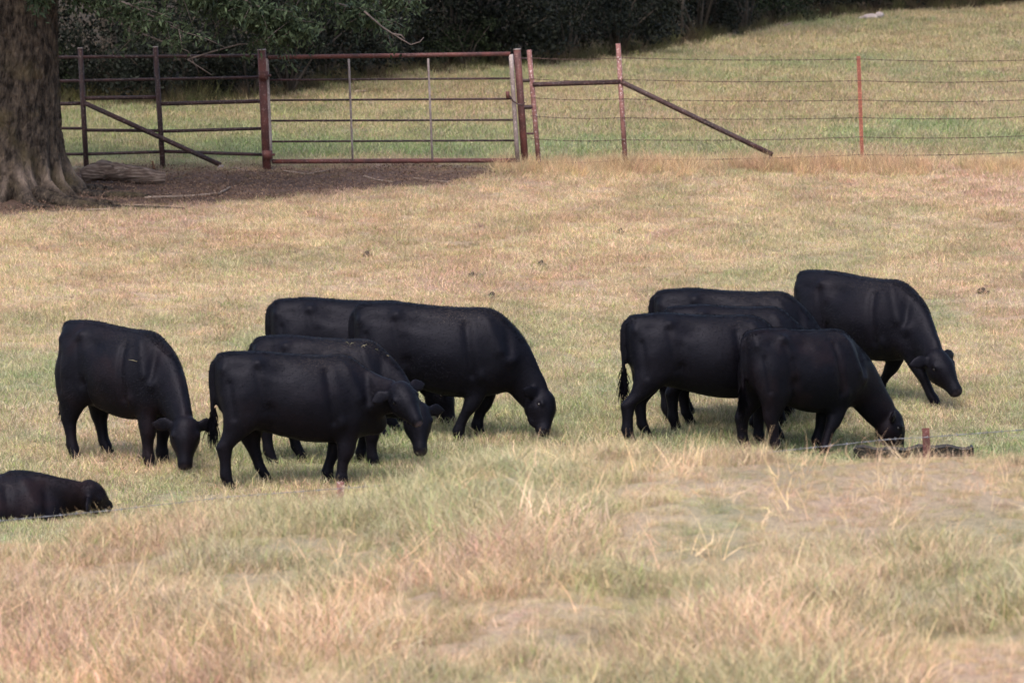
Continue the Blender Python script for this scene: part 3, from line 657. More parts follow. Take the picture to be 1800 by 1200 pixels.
# left pipe fence
org = at(465, 310, FY); pf = empty('pipe_fence', org); O = org
tag(pf, 'dark rusty pipe rail fence panel between the big tree and the gate', 'fence')
post('post', M['rust_dark'], pf, (141, 86), (152, 298), .032, O, 111.6, 'galv')
post('post', M['rust_dark'], pf, (273, 84), (287, 303), .032, O, 111.6, 'galv')
for p0, p1, r, k in (((92, 101), (456, 98), .020, 0), ((96, 143), (456, 136), .018, 0), ((146, 173), (277, 171), .024, 0), ((284, 183), (458, 178), .024, 0), ((60, 184), (143, 182), .022, 0),
                 ((60, 225), (148, 226), .018, 1), ((150, 229), (282, 230), .020, 1), ((284, 231), (460, 226), .020, 1), ((60, 271), (152, 271), .018, 1), ((150, 271), (284, 267), .019, 1), ((286, 266), (461, 272), .021, 1)):
    pipe('rail', M['rust_dark'], pf, p0, p1, r, O, 111.6 + (.003*(p0[0] % 7)))
bo = pipe('brace', M['rust_dark'], pf, (148, 181), (388, 290), .030, O, 111.53)
a = at(388, 290, 111.53); mb = MB(); mb.tube([a, (a[0], a[1], float(gz(a[0], a[1]))-.1)], .034, 12); mb.build('brace_foot', M['galv'], pf, origin=O)
hp = post('hinge_post', M['rust'], pf, (460, 89), (470, 314), .052, O, 111.45, 'galv')
for (x, y) in ((461.5, 133), (468, 272)):
    c = at(x+2, y, 111.40); d_ = norm(at(470, 314, 111.45)-at(460, 89, 111.45)); mb = MB(); mb.tube([c-d_*.05, c+d_*.05], .062, 14); mb.tube([c+[.03, -.01, 0], c+[.09, 0, 0]], .016, 8); mb.build('hinge', M['rust'], hp, origin=O)
# gate
org = at(690, 285, FY); gt = empty('gate', org); O = org
tag(gt, 'long red pipe gate with five bars hung between two rusty posts', 'gate')
GYt = 111.45
pipe('top_rail', M['rust'], gt, (471, 101), (897, 95), .026, O, GYt)
pipe('bottom_rail', M['rust'], gt, (478, 284), (908, 282), .028, O, GYt)
for y0, y1 in ((141, 138), (176.5, 174), (212.5, 211), (249, 247)):
    pipe('bar', M['rust_dark'], gt, (474, y0), (905, y1), .0125, O, GYt+.004)
pipe('end_upright', M['galv'], gt, (468, 103), (476, 284), .026, O, GYt)
pipe('end_upright', M['galv'], gt, (898, 96), (910, 285), .027, O, GYt)
pipe('stay', M['galv'], gt, (613, 104), (620, 282), .013, O, GYt-.02)
pipe('stay', M['galv'], gt, (752.5, 103), (760, 282), .013, O, GYt-.02)
mb = MB(); mb.tube([at(892, 161, GYt-.03), at(893, 173, GYt-.03)], .024, 8); c0 = at(893, 172, GYt-.04)
mb.build('latch', M['rust'], gt, origin=O)
mb = MB()
P = [at(x, y, GYt-.05) for x, y in ((897, 170), (902, 178), (910, 183), (918, 185), (922, 181))]
for i in range(len(P)-1):
    for t in np.linspace(0, .85, 4): c = P[i]*(1-t)+P[i+1]*t; d_ = norm(P[i+1]-P[i]); mb.ell(c, [d_*.02, np.cross(d_, [0, 1, 0])*.009, np.array([0, .009, 0])], 8, 5)
mb.build('chain', M['rust_dark'], gt, origin=O)
# wire fence right
org = at(1092, 285, FY); wf = empty('wire_fence', org); O = org
tag(wf, 'six strand barbed wire fence with rusty pipe corner brace right of the gate', 'fence')
post('post', M['rust'], wf, (909, 88), (923, 285), .044, O, FY, 'galv')
post('post', M['rust_pink'], wf, (930, 88), (947, 285), .030, O, FY)
post('post', M['rust_pink'], wf, (1086.5, 77), (1099, 282), .030, O, FY)
for p0, p1, r in (((913, 142), (934, 142), .02), ((917, 189), (938, 188), .026), ((921, 235), (942, 235), .013), ((912, 103), (932, 103), .009)): pipe('spacer', M['rust_dark'], wf, p0, p1, r, O, FY)
pipe('cross_rail', M['rust_dark'], wf, (936, 149), (1091, 144), .030, O, FY-.01)
pipe('diagonal_brace', M['rust_dark'], wf, (1092, 144), (1358, 272), .031, O, FY-.02)
a = at(1354, 271, FY-.02); mb = MB(); mb.tube([a, (a[0]-.01, a[1], float(gz(a[0], a[1]))-.1)], .022, 10); mb.build('brace_foot', M['rust_dark'], wf, origin=O)
def t_post(name, m, parent, top, bot, Y, w_, origin, studs=True):
    a, b = gpost(top, bot, Y); u = norm(b-a); sx = norm(np.cross(u, [0, 1, 0])); sy = np.array([0, 1., 0]); mb = MB(); h = w_/2
    def bar(c0, c1, hx, hy):
        r_ = []
        for c in (c0, c1): r_.append(np.array([c-sx*hx-sy*hy, c+sx*hx-sy*hy, c+sx*hx+sy*hy, c-sx*hx+sy*hy]))
        mb.rings(r_)
    bar(a, b, h, .004); bar(a+sy*.022+u*.002, b+sy*.022, .004, .0165)
    if studs:
        L = np.linalg.norm(b-a)
        for t in np.arange(.04, L-.25, .055): bar(a+u*t-sy*.0085, a+u*(t+.022)-sy*.0085, .006, .004)
    return mb.build(name, m, parent, smooth=False, origin=origin)
t_post('steel_post', M['orange'], wf, (1509, 99), (1516, 290), FY, .045, O)
def wire(name, m, parent, P, origin, r=.0024, barb=.13, sag=.02):
    P = [np.asarray(p) for p in P]; seg = []; L = 0
    Q = []
    for i in range(len(P)-1):
        n = max(2, int(np.linalg.norm(P[i+1]-P[i])/.05))
        for t in np.linspace(0, 1, n, endpoint=False): Q.append(P[i]*(1-t)+P[i+1]*t - np.array([0, 0, sag*4*t*(1-t)]))
    Q.append(P[-1]); Q = np.array(Q); mb = MB()
    for ph in (0, math.pi):
        k = np.arange(len(Q))*1.3+ph; W = Q + np.stack([0*k, np.cos(k)*r, np.sin(k)*r], -1)*1.1; mb.tube(list(W), r, 5)
    s = 0
    for i in range(0, len(Q)-1, max(1, int(barb/.05))):
        for _ in range(2):
            d_ = norm([RNG.normal(0, .4), RNG.normal(), RNG.normal()]); mb.tube([Q[i]-d_*.016, Q[i]+d_*.016], r*.9, 4)
        mb.tube([Q[i]-[.006, 0, 0], Q[i]+[.006, 0, 0]], r*2.1, 6)
    return mb.build(name, m, parent, origin=origin)
for ys in ((102, 102, 104, 106, 106.5), (139, 140, 142, 142, 142), (172, 174, 176, 176, 176), (204, 207, 207, 205.5, 205), (244, 246, 241, 239, 238), (286, 281, 272, 267.5, 266)):
    wire('wire', M['wire_rust'], wf, [at(x, y, FY-.045) for x, y in zip((934, 1094, 1513, 1800, 1960), ys)], O)
# near wire fence behind the bank
NY = 63.0; org = at(1100, 900, NY); nf = empty('wire_fence', org); O = org
tag(nf, 'low galvanised barbed wire fence running behind the near grassy bank', 'fence')
t_post('steel_post', M['rust_pink'], nf, (598, 846), (602, 1040), NY, .048, O)
t_post('steel_post', M['rust'], nf, (1627, 752), (1638, 960), NY, .052, O)
W1 = [(-160, 931), (0, 915), (200, 896), (400, 873), (600, 858), (900, 836), (1050, 826), (1300, 800), (1460, 783), (1560, 772), (1630, 768), (1800, 755), (1960, 745)]
for dz in (0, 62, 125):
    wire('wire', M['wire'], nf, [at(x, y+dz, NY-.03) for x, y in W1], O, .0016, .13, 0.0)

for i, (px, py, r, where) in enumerate(((862, 525, .06, 'above the gap between the two herds'), (644, 452, .045, 'in the middle of the pasture below the gate'), (950, 468, .04, 'in mid pasture below the gate latch post'), (828, 489, .045, 'just up-slope of the large profile cow'), (1725, 516, .055, 'right of the far right cow'), (1090, 410, .035, 'below the corner brace post'))):
    g0 = gp(px, py); mb = MB(); mb.ell((0, 0, .01), [(r, 0, 0), (0, r*.9, 0), (0, 0, .045)], 18, 8); mb.ell((r*.3, r*.2, .03), [(r*.6, 0, 0), (0, r*.5, 0), (0, 0, .035)], 14, 7); mb.ell((r*1.3, -.03, .01), [(r*.35, 0, 0), (0, r*.3, 0), (0, 0, .03)], 12, 6)
    V_ = np.array(mb.v); V_[:, 2] *= .7+.6*vnoise(V_[:, 0]*40, V_[:, 1]*40, 5+i); mb.v = list(V_)
    o = mb.build('dung_pat', M['dung']); o.location = g0; tag(o, 'small dark dried dung pat '+where, 'dung', 'dung pats on the pasture')

# ------------------------------------------------------------------ feed trough (low, black, lying on the ground below the grazing head)
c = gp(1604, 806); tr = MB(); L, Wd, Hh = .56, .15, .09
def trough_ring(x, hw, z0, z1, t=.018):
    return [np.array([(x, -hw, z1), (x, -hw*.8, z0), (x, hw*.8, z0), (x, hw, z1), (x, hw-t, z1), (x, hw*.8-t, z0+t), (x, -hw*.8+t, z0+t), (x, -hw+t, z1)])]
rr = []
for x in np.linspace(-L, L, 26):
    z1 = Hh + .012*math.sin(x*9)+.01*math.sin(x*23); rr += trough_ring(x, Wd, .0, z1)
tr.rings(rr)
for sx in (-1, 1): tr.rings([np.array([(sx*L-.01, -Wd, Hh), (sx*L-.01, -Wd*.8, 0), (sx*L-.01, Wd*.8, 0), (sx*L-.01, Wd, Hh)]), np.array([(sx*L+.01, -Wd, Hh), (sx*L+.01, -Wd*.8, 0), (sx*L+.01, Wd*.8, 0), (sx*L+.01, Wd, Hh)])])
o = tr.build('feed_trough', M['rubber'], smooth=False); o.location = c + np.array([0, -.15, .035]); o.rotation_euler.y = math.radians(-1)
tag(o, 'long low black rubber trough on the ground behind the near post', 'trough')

# ------------------------------------------------------------------ cattle
def ring(c, u, v, n=22, p=1.0, topn=0.0):
    a = np.linspace(0, 2*np.pi, n, endpoint=False); s, co = np.sin(a), np.cos(a)
    s2 = np.sign(s)*np.abs(s)**p; c2 = np.sign(co)*np.abs(co)**p
    wv = c2 * (1 - topn*np.maximum(s2, 0)**1.5)
    return np.asarray(c) + s2[:, None]*np.asarray(u) + wv[:, None]*np.asarray(v)
def interp_rings(keys, k=4):
    """keys: rows of numbers, smoothly resampled"""
    K = np.array(keys, float); t = np.arange(len(K)); q = np.linspace(0, len(K)-1, (len(K)-1)*k+1)
    out = []
    for c in range(K.shape[1]):
        y = K[:, c]; m = np.gradient(y); i = np.clip(q.astype(int), 0, len(K)-2); f = q-i
        out.append((2*f**3-3*f**2+1)*y[i]+(f**3-2*f**2+f)*m[i]+(-2*f**3+3*f**2)*y[i+1]+(f**3-f**2)*m[i+1])
    return np.stack(out, -1)
BODY = [  # x, top, bottom, half width, narrowing of the top
 (-.825, 1.165, .93, .07, .2), (-.805, 1.225, .78, .14, .2), (-.74, 1.262, .66, .20, .25), (-.60, 1.268, .56, .25, .3), (-.42, 1.275, .52, .27, .3),
 (-.22, 1.258, .475, .29, .35), (.0, 1.245, .42, .325, .4), (.2, 1.24, .40, .325, .42), (.38, 1.25, .41, .295, .48), (.51, 1.225, .43, .26, .5), (.63, 1.13, .46, .215, .45), (.74, 1.01, .51, .155, .3), (.82, .87, .60, .08, .2)]
def cow(label, foot, yaw, poll, muzzle, ear_hint, feet, scale=1.0, length=1.0, depth=1.0, dust=.5, brown=.1, nose=.25, tail=None, lying=False, name='cow', humps=1.0, neck_sag=0.0, seed=0, ears=(1, 1), hay=0, jaw=1.0, topline=0.0, rump=0.0):
    """foot: world point on the ground under the middle of the body; yaw: heading in degrees from +X;
       poll, muzzle: world points; ear_hint: world direction of the left ear; feet: 4 local x offsets (hind L, hind R, fore L, fore R)"""
    rg = np.random.default_rng(seed); th = math.radians(yaw); ct, sn = math.cos(th), math.sin(th); foot = np.asarray(foot, float) - np.array([0, 0, .15 if lying else 0])
    def loc(p):
        d = np.asarray(p, float)-foot; return np.array([d[0]*ct+d[1]*sn, -d[0]*sn+d[1]*ct, d[2]])/scale
    def locd(d): return norm([d[0]*ct+d[1]*sn, -d[0]*sn+d[1]*ct, d[2]])
    def gl(x, y):  # ground height in local units
        X = foot[0]+scale*(x*ct-y*sn); Y_ = foot[1]+scale*(x*sn+y*ct); return (float(gz(X, Y_))-foot[2])/scale
    mb = MB(); Z0 = -.62 if lying else 0.0
    for r in [0]:
        K = interp_rings(BODY, 3); rr = []
        for x, tp, bt, hw, tn in K:
            tp = tp + topline*x + rump*np.exp(-((x+.62)/.16)**2)
            if lying: bt = .60; hw *= 1.12; tp = .62 + (tp-.62)*.95
            else: bt = tp-(tp-bt)*depth
            cz = (tp+bt)/2+Z0; rr.append(ring((x*length, 0, cz), (0, 0, (tp-bt)/2), (0, hw, 0), 28, .77, tn*.8))
        mb.rings(rr)
    hd = MB()
    P = loc(poll); Mz = loc(muzzle); h = norm(Mz-P); e = locd(ear_hint); e = norm(e-h*np.dot(e, h)); f = np.cross(h, e)   # f: forehead side
    Lh = min(max(np.linalg.norm(Mz-P), .40), .50)
    H = [(-.04, .035, .06, -.02), (.0, .085, .105, -.03), (.07, .130, .130, -.05), (.15, .150, .142, -.065), (.22, .145, .130, -.065), (.30, .112, .095, -.055), (.37, .086, .073, -.046), (.43, .074, .072, -.040), (.462, .066, .068, -.040), (.485, .048, .052, -.040), (.496, .022, .026, -.040)]
    K = interp_rings(H, 3); rr = []
    for t, hu, hv, off in K:
        rr.append(ring(P + h*t*Lh/.485 + f*off, f*hu, e*hv, 20, .9, .12))
    mb.rings(rr)
    mb.ell(P+h*.02-f*.005, [h*.05, e*.055, f*.045])                     # poll knob
    for s in (-1, 1):
        mb.ell(P+h*.155*Lh/.485+e*s*.115+f*.016, [h*.04, e*.026, f*.026])      # brow
        mb.ell(P+h*.20+e*s*.055-f*.125, [h*.12, e*.04, f*.055])         # jaw
        mb.ell(P+h*(Lh-.035)+e*s*.035-f*.012, [h*.03, e*.022, f*.025])
        if ears[(s+1)//2]:
            b0 = P+h*.045+e*s*.10-f*.04; d = norm(e*s*.95-h*.18-f*.25+np.array([0, 0, .06])); up = norm(-h*.8+f*.4-d*np.dot(-h*.8+f*.4, d)); th_ = np.cross(d, up); er = []
            for t, a_, b_ in ((-.03, .032, .025), (.02, .04, .024), (.07, .068, .021), (.12, .078, .018), (.17, .062, .016), (.21, .034, .014), (.232, .012, .01)):
                er.append(ring(b0+d*t-np.array([0, 0, .35])*t*t, up*a_, th_*b_, 12))
            mb.rings(er)
    # neck
    N0 = np.array([.40*length, 0, .885+Z0]) if not lying else np.array([.30*length, 0, .34])
    N3 = P + h*.10 - f*.075; N1 = N0+np.array([.23, 0, -.02 if not lying else .05]); back = norm(-h*.35 + (N3-N0)*.0 - f*.25 + norm(N1-N3)*.9); N2 = N3+back*.18
    rr = []
    for t in np.linspace(0, 1, 16):
        c = (1-t)**3*N0+3*(1-t)**2*t*N1+3*(1-t)*t*t*N2+t**3*N3
        tg = norm(3*(1-t)**2*(N1-N0)+6*(1-t)*t*(N2-N1)+3*t*t*(N3-N2))
        sd = norm(np.array([0, 1., 0])*(1-t)+e*t); sd = norm(sd-tg*np.dot(sd, tg)); dp = np.cross(tg, sd)
        hd_ = np.interp(t, [0, .3, .6, .85, 1], [.32, .27, .20, .158, .12])*(1.0 if lying else 1); hw = np.interp(t, [0, .3, .6, .85, 1], [.20, .165, .125, .098, .085])
        rr.append(ring(c-dp*.02*(1-t), dp*hd_, sd*hw, 22, .92, .25))
    mb.rings(rr)
    # dewlap and brisket
    q = .55; c = (1-q)**3*N0+3*(1-q)**2*q*N1+3*(1-q)*q*q*N2+q**3*N3
    if not lying:
        mb.ell((.70*length, 0, .60), [(.16, 0, -.04), (0, .10, 0), (.02, 0, .14)])
        for i, (s, d) in enumerate(zip((1, -1, 1, -1), feet)):
            if i < 2:
                yb = .17*s; fx = -.585*length+d; g = gl(fx, yb); b = -.0
                K = [(-.47*length, .13*s, 1.05, .19, .09), (-.53*length, .15*s, .90, .25, .115), (-.545*length+.03*d, .16*s, .74, .225, .115), (-.555*length+.18*d, .175*s, .62, .195, .115), (-.595*length+.42*d, yb, .49, .135, .09),
                     (-.66*length+.72*d, yb, .385, .088, .066), (-.655*length+.80*d, yb, .315, .066, .055), (-.64*length+.88*d, yb, .21, .054, .050), (-.63*length+.95*d, yb, .13+g*.8, .062, .057), (-.605*length+d, yb, .075+g, .056, .052), (-.585*length+d, yb, .035+g, .058, .05), (-.58*length+d, yb, -.02+g, .066, .056)]
            else:
                yb = .155*s; fx = .52*length+d; g = gl(fx, yb)
                K = [(.42*length, .13*s, 1.0, .13, .06), (.45*length, .185*s, .86, .16, .085), (.49*length, .185*s, .70, .145, .088), (.49*length+.18*d, .175*s, .58, .14, .095), (.49*length+.42*d, yb, .46, .108, .08),
                     (.50*length+.66*d, yb, .295, .078, .069), (.49*length+.78*d, yb, .225, .058, .053), (.49*length+.9*d, yb, .15+g*.8, .053, .050), (.495*length+.96*d, yb, .11+g, .063, .058), (.505*length+d, yb, .07+g, .057, .053), (.52*length+d, yb, .035+g, .058, .05), (.525*length+d, yb, -.02+g, .064, .056)]
            rr = [ring((x, y, z), (a, 0, 0), (0, b_, 0), 16, .95) for x, y, z, a, b_ in interp_rings(K, 3)]
            mb.rings(rr[::-1])
    else:
        for s in (-1, 1):
            mb.ell((-.48*length, s*.26, .26), [(.27, 0, .06), (0, .13, 0), (-.05, 0, .24)]); mb.ell((.42*length, s*.22, .22), [(.2, 0, .0), (0, .11, 0), (0, 0, .2)])
            mb.ell((-.25, s*.36, .08), [(.26, s*.05, 0), (0, .07, 0), (0, 0, .07)]); mb.ell((.55*length, s*.2, .08), [(.24, 0, 0), (0, .07, 0), (0, 0, .07)])
    # tail
    tl = tail or [(-.80, 0, 1.215), (-.845, 0, 1.14), (-.86, 0, .95), (-.85, 0, .75), (-.842, .01, .58)]
    tl = [np.array([x*length, y, z+Z0+(rump*.6)]) for x, y, z in tl]; tl[0] = tl[0]+np.array([.05, 0, -.01])
    K = interp_rings([(*p, r) for p, r in zip(tl, np.linspace(.036, .017, len(tl)))], 4); mb.tube([k[:3] for k in K], [max(.017, k[3]) for k in K], 10)
    src = bpy.data.meshes.new('src'); src.from_pydata([tuple(v) for v in mb.v], [], mb.f); so = bpy.data.objects.new('src', src); COL.objects.link(so)
    r_ = so.modifiers.new('r', 'REMESH'); r_.mode = 'VOXEL'; r_.voxel_size = .0155; r_.use_smooth_shade = True
    s_ = so.modifiers.new('s', 'SMOOTH'); s_.factor = .5; s_.iterations = 7
    dg = bpy.context.evaluated_depsgraph_get(); me = bpy.data.meshes.new_from_object(so.evaluated_get(dg)); bpy.data.objects.remove(so); me.name = 'body'
    n = len(me.vertices); V = np.empty(n*3, np.float32); me.vertices.foreach_get('co', V); V = V.reshape(-1, 3).astype(float)
    Nn = np.empty(n*3, np.float32); me.vertices.foreach_get('normal', Nn); Nn = Nn.reshape(-1, 3).astype(float)
    x = V[:, 0]/length; y = V[:, 1]; z = V[:, 2]-Z0
    # blend the joins of neck, shoulder, thigh and trunk
    E = np.empty(len(me.edges)*2, np.int32); me.edges.foreach_get('vertices', E); E = E.reshape(-1, 2)
    tail_z = (np.abs(y) < .07)*(x < -.78)
    wS = (sstep(.22, .40, np.linalg.norm(V-(P+h*.12), axis=1))*sstep(.36, .55, z if not lying else z*0+1)*(1-tail_z))[:, None]*(.3 if lying else .8)
    deg = np.bincount(E[:, 0], minlength=n)+np.bincount(E[:, 1], minlength=n)
    for _ in range(34):
        acc = np.stack([np.bincount(E[:, 0], V[E[:, 1], k], n)+np.bincount(E[:, 1], V[E[:, 0], k], n) for k in range(3)], -1)/np.maximum(deg, 1)[:, None]
        V = V+(acc-V)*wS
    me.vertices.foreach_set('co', V.astype(np.float32).ravel()); me.update(); Nn = np.empty(n*3, np.float32); me.vertices.foreach_get('normal', Nn); Nn = Nn.reshape(-1, 3).astype(float)
    x = V[:, 0]/length; y = V[:, 1]; z = V[:, 2]-Z0
    def G(cx, cz, sx, sz, amp, cy=None): return amp*np.exp(-((x-cx)/sx)**2-((z-cz)/sz)**2)
    side = sstep(.08, .18, np.abs(y)); dsp = np.zeros(n)
    hidw = np.exp(-np.sum((V-(P+h*.2))**2, 1)/.12)
    def Ln(x0, z0, x1, z1, sx, amp):   # soft furrow (or ridge) along a line
        t = np.clip(((x-x0)*(x1-x0)+(z-z0)*(z1-z0))/((x1-x0)**2+(z1-z0)**2), 0, 1); d2 = (x-x0-t*(x1-x0))**2+(z-z0-t*(z1-z0))**2; return amp*np.exp(-d2/sx**2)
    dsp += side*(G(-.20, 1.10, .12, .07, -.026) + G(-.42, 1.17, .06, .045, .028) + G(-.77, 1.12, .045, .05, .020) + G(-.60, 1.13, .08, .05, -.014) + G(.0, .78, .25, .18, .016) + G(-.56, .86, .12, .16, .018)
                 + Ln(-.30, .56, -.31, .74, .045, -.024) + Ln(-.31, .72, -.33, .95, .05, -.010) + Ln(.24, 1.08, .30, .62, .045, -.024) + Ln(.62, 1.14, .64, .80, .045, -.020) + Ln(.42, 1.16, .56, .84, .055, .020) + G(.66, .76, .06, .07, .030)
                 + G(.38, .60, .05, .06, .024) + Ln(-.70, .98, -.66, .66, .030, -.012) + Ln(-.44, 1.10, -.36, .72, .035, -.010) + Ln(-.30, .52, .25, .44, .03, .008))
    dsp += .004*humps*(fbm(x*5+9+seed, z*5+y*3, 80+seed, 3)-.5)*2 * (1-hidw)
    # muzzle nostrils and eye sockets
    nos = np.zeros(n)
    for s in (-1, 1):
        q = P+h*(Lh-.005)+e*s*.036+f*.002; d2 = np.sum((V-q)**2, 1); dsp -= .014*np.exp(-d2/.00022)
        q = P+h*.165*Lh/.485+e*s*.135-f*.016; d2 = np.sum((V-q)**2, 1); dsp -= .010*np.exp(-d2/.0005)
    V = V+Nn*dsp[:, None]
    me.vertices.foreach_set('co', V.astype(np.float32).ravel()); me.update()
    along = (V-P)@h; fr = (V-P)@f; lat = np.abs((V-P)@e); near = (np.linalg.norm(V-(P+h*Lh-f*.03), axis=1) < .13)
    nosem = sstep(Lh-.035, Lh-.008, along)*near*sstep(-.085, -.045, fr)*nose
    dustm = dust*sstep(.35, .85, Nn[:, 2])*np.exp(-((x-.25)/.45)**2)*sstep(.95, 1.1, z)*(.3+1.0*fbm(x*6, y*6, 90+seed))*1.3
    if lying: dustm *= .8
    brm = brown*np.clip(sstep(.35, .75, fbm(x*3+seed, z*3+y, 91+seed))*1.3, 0, 1)
    a = me.color_attributes.new('marks', 'FLOAT_COLOR', 'POINT'); cc = np.ones((n, 4)); cc[:, 0] = nosem; cc[:, 1] = np.clip(dustm, 0, 1); cc[:, 2] = brm
    a.data.foreach_set('color', cc.astype(np.float32).ravel())
    me.polygons.foreach_set('use_smooth', np.ones(len(me.polygons), bool)); me.materials.clear()
    root = empty(name, foot, th); root.scale = (scale,)*3
    link('body', me, M['coat'], root)
    # short hair standing off the skin, longer on crest, topline and rump
    m_ = 14000; wts = np.ones(n); crest = (np.abs(y) < .10)*(Nn[:, 2] > .2)*(z > .9); idx = np.concatenate([rg.integers(0, n, m_), rg.choice(np.nonzero(crest)[0], 3500)])
    hv, hn = V[idx], Nn[idx]; dirn = np.array([-.55, 0, -.5])+rg.normal(0, .3, (len(idx), 3)); dirn = dirn-hn*np.sum(dirn*hn, 1)[:, None]
    L_ = np.where(np.arange(len(idx)) < m_, .014, .022)*rg.uniform(.6, 1.3, len(idx)); tip = hv+hn*(L_*.55)[:, None]+dirn*L_[:, None]*1.2
    sdv = np.cross(dirn, hn); sdv /= np.linalg.norm(sdv, axis=1)[:, None]+1e-9; tri = np.stack([hv-sdv*.0022-hn*.001, hv+sdv*.0022-hn*.001, tip], 1)
    hm = quads_mesh(tri, 3, 'coat_hair'); a = hm.color_attributes.new('marks', 'FLOAT_COLOR', 'POINT'); c3 = np.repeat(cc[idx], 3, 0); c3[:, 0] = 0; a.data.foreach_set('color', c3.astype(np.float32).ravel())
    link('coat_hair', hm, M['coat'], root)
    if hay:
        top = np.nonzero((Nn[:, 2] > .3)*(x > -.1)*(x < .75)*(z > .95))[0]; mbh = MB()
        for i in rg.choice(top, hay):
            d = norm(np.cross(Nn[i], rg.normal(0, 1, 3)) + Nn[i]*.25); Lr = rg.uniform(.03, .09); mbh.tube([V[i]+Nn[i]*.004, V[i]+d*Lr*.5+Nn[i]*.012, V[i]+d*Lr], [.0022, .002, .001], 4)
        link('hay_wisps', mesh_from(mbh.v, mbh.f), M['straw'], root)['kind'] = 'stuff'
    # tail switch
    t0 = tl[-1]; k = 150; b0 = t0+rg.normal(0, .012, (k, 3))+np.array([0, 0, 1])*rg.uniform(-.02, .16, (k, 1)); en = b0+np.stack([rg.normal(-.01, .03, k), rg.normal(0, .03, k), -rg.uniform(.10, .26, k)], -1)
    mid = (b0+en)/2+rg.normal(0, .012, (k, 3)); sv_ = np.array([.0045, .003, 0])
    q = np.concatenate([np.stack([b0-sv_, b0+sv_, mid+sv_, mid-sv_], 1), np.stack([mid-sv_, mid+sv_, en+sv_*.2, en-sv_*.2], 1)])
    sm = quads_mesh(q, 4, 'tail_switch'); a = sm.color_attributes.new('marks', 'FLOAT_COLOR', 'POINT'); z4 = np.zeros((len(q)*4, 4)); z4[:, 3] = 1; a.data.foreach_set('color', z4.astype(np.float32).ravel())
    link('tail_switch', sm, M['coat'], root)
    for s in (-1, 1):
        q = P+h*.165*Lh/.485+e*s*.118-f*.016; em = MB(); em.ell((0, 0, 0), [h*.02, e*s*.015, f*.016], 12, 7); o = em.build('eye', M['eye'], root); o.location = tuple(q)
    tag(root, label, 'cow', 'black cattle grazing on the pasture')
    return root, tl
def place(px, py): p = on_ground(px, py); return np.array([p[0], p[1], float(gz(p[0], p[1]))])
def feet_from(foot, yaw, scale, length, pxs, dflt=(0, 0, 0, 0)):
    """local forward offsets of the hooves from the picture columns of the hooves"""
    th = math.radians(yaw); out = []
    for i, px in enumerate(pxs):
        s = (1, -1, 1, -1)[i]; base = (-.585 if i < 2 else .52)*length; lat = (.17 if i < 2 else .155)*s
        if px is None: out.append(dflt[i]); continue
        a = base
        for _ in range(6):
            Y_ = foot[1]+scale*(a*math.sin(th)+lat*math.cos(th)); Xw = (px-900)/F*Y_
            a = ((Xw-foot[0])/scale+lat*math.sin(th))/math.cos(th)
        out.append(float(np.clip(a-base, -.45, .45)))
    return out
def make(label, px, py, yaw, poll, muz, ear, pxs, **kw):
    """px,py: picture position of the ground below the body's middle; poll, muz: (px, py, metres nearer(-)/farther(+) than the body)"""
    ft = place(px, py); sc = kw.get('scale', 1.0); ln = kw.get('length', 1.0)
    fo = feet_from(ft, yaw, sc, ln, pxs, kw.pop('dflt', (0, 0, 0, 0)))
    return cow(label, ft, yaw, at(poll[0], poll[1], ft[1]+poll[2]), at(muz[0], muz[1], ft[1]+muz[2]), ear, fo, **kw)

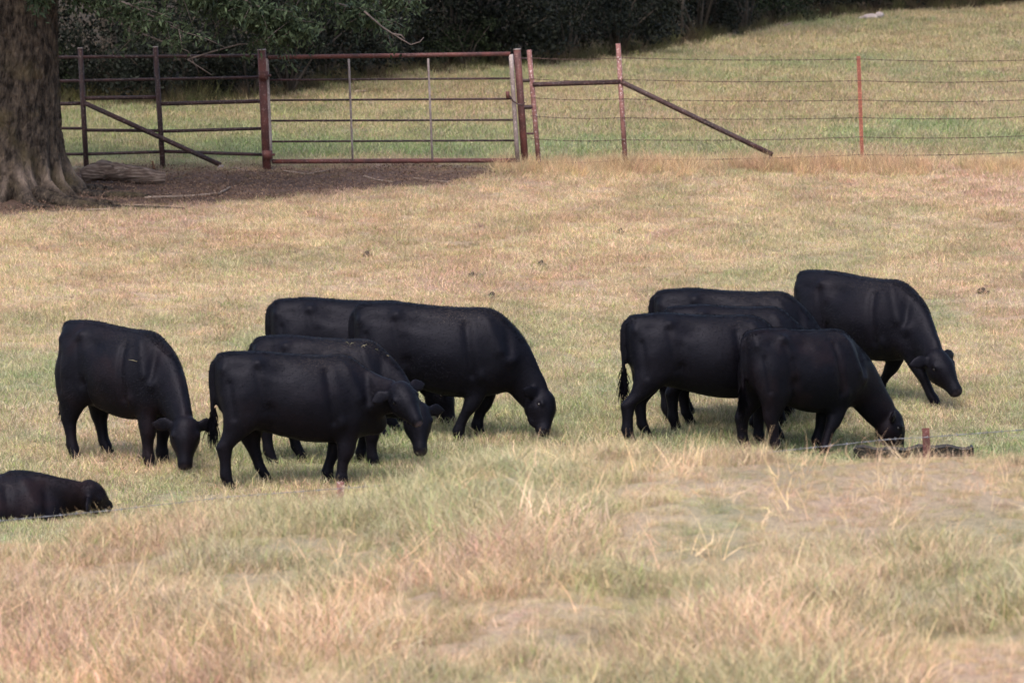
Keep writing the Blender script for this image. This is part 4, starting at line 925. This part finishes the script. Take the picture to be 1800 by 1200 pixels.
make('young black cow far left with its head down and face turned to the viewer', 216, 812, -36, (326, 738, -.85), (326, 822, -1.0), (1, .1, .0), (188, 130, 285, 262), length=.80, scale=1.02, topline=-.05, hay=1, dust=.35, brown=.35, seed=1, depth=1.0)
make('black cow standing nearest, head raised and looking towards the viewer', 528, 853, 6, (700, 677, -.25), (739, 745, -.50), (.95, .22, .04), (468, 402, 577, 603), scale=.975, length=.98, dust=.8, brown=.15, nose=1.0, seed=2, topline=-.02)
make('black cow grazing behind the raised head of the nearest cow, ear pricked', 578, 815, -14, (735, 712, -.35), (742, 800, -.55), (.9, .4, .25), (530, 478, 637, 658), scale=.95, length=.93, hay=9, dust=.9, brown=.1, seed=3)
make('rearmost black cow of the left bunch, mostly hidden, only its back showing', 622, 746, -3, (775, 668, .05), (799, 750, -.05), (.2, 1, 0), (560, 505, 718, 700), scale=.97, length=1.0, dust=.1, brown=.05, seed=4)
make('large black cow in profile grazing to the right of the left bunch', 778, 770, -4, (960, 692, -.1), (962, 757, -.25), (.45, .9, .0), (697, 673, 842, 808), scale=1.02, length=1.0, dust=.9, brown=.05, seed=5, topline=-.03, depth=1.02)
make('farthest black cow of the right trio, only its arched back showing', 1296, 736, -3, (1455, 618, 0), (1492, 682, -.1), (.1, 1, 0), (1215, 1180, 1390, 1370), scale=1.0, length=.98, dust=.7, brown=.1, seed=6)
make('middle black cow of the right trio, squeezed between two others', 1296, 753, 4, (1450, 632, .15), (1487, 694, .2), (0, 1, 0), (1215, 1190, 1376, 1330), scale=.95, length=.90, dust=.3, brown=.1, seed=7, rump=-.01)
make('black cow with a bushy hanging tail, front one of the right trio', 1246, 775, 8, (1428, 642, .3), (1464, 702, .35), (-.1, 1, 0), (1138, 1109, 1372, 1340), scale=.97, length=1.0, dust=.35, brown=.05, seed=8, depth=.98)
make('black cow seen half from behind, grazing at the trough beside the near post', 1416, 799, 28, (1570, 724, .45), (1586, 804, .45), (-.25, .95, .0), (1312, 1371, 1440, 1453), scale=.96, length=.84, dust=.4, brown=.35, seed=9)
make('black cow at the far right with its head low and turned to the viewer', 1520, 704, -32, (1645, 620, -.75), (1687, 690, -.95), (.8, .6, .12), (1470, 1430, 1550, 1647), scale=.98, length=.93, dust=.6, brown=.1, seed=10, topline=-.05)
make('brownish black calf lying down with its chin on the grass, lower left corner', -32, 911, 2, (154, 854, .0), (190, 885, .18), (.0, .95, .3), (None,)*4, scale=.93, length=1.0, dust=.3, brown=.6, seed=11, lying=True, ears=(1, 0))
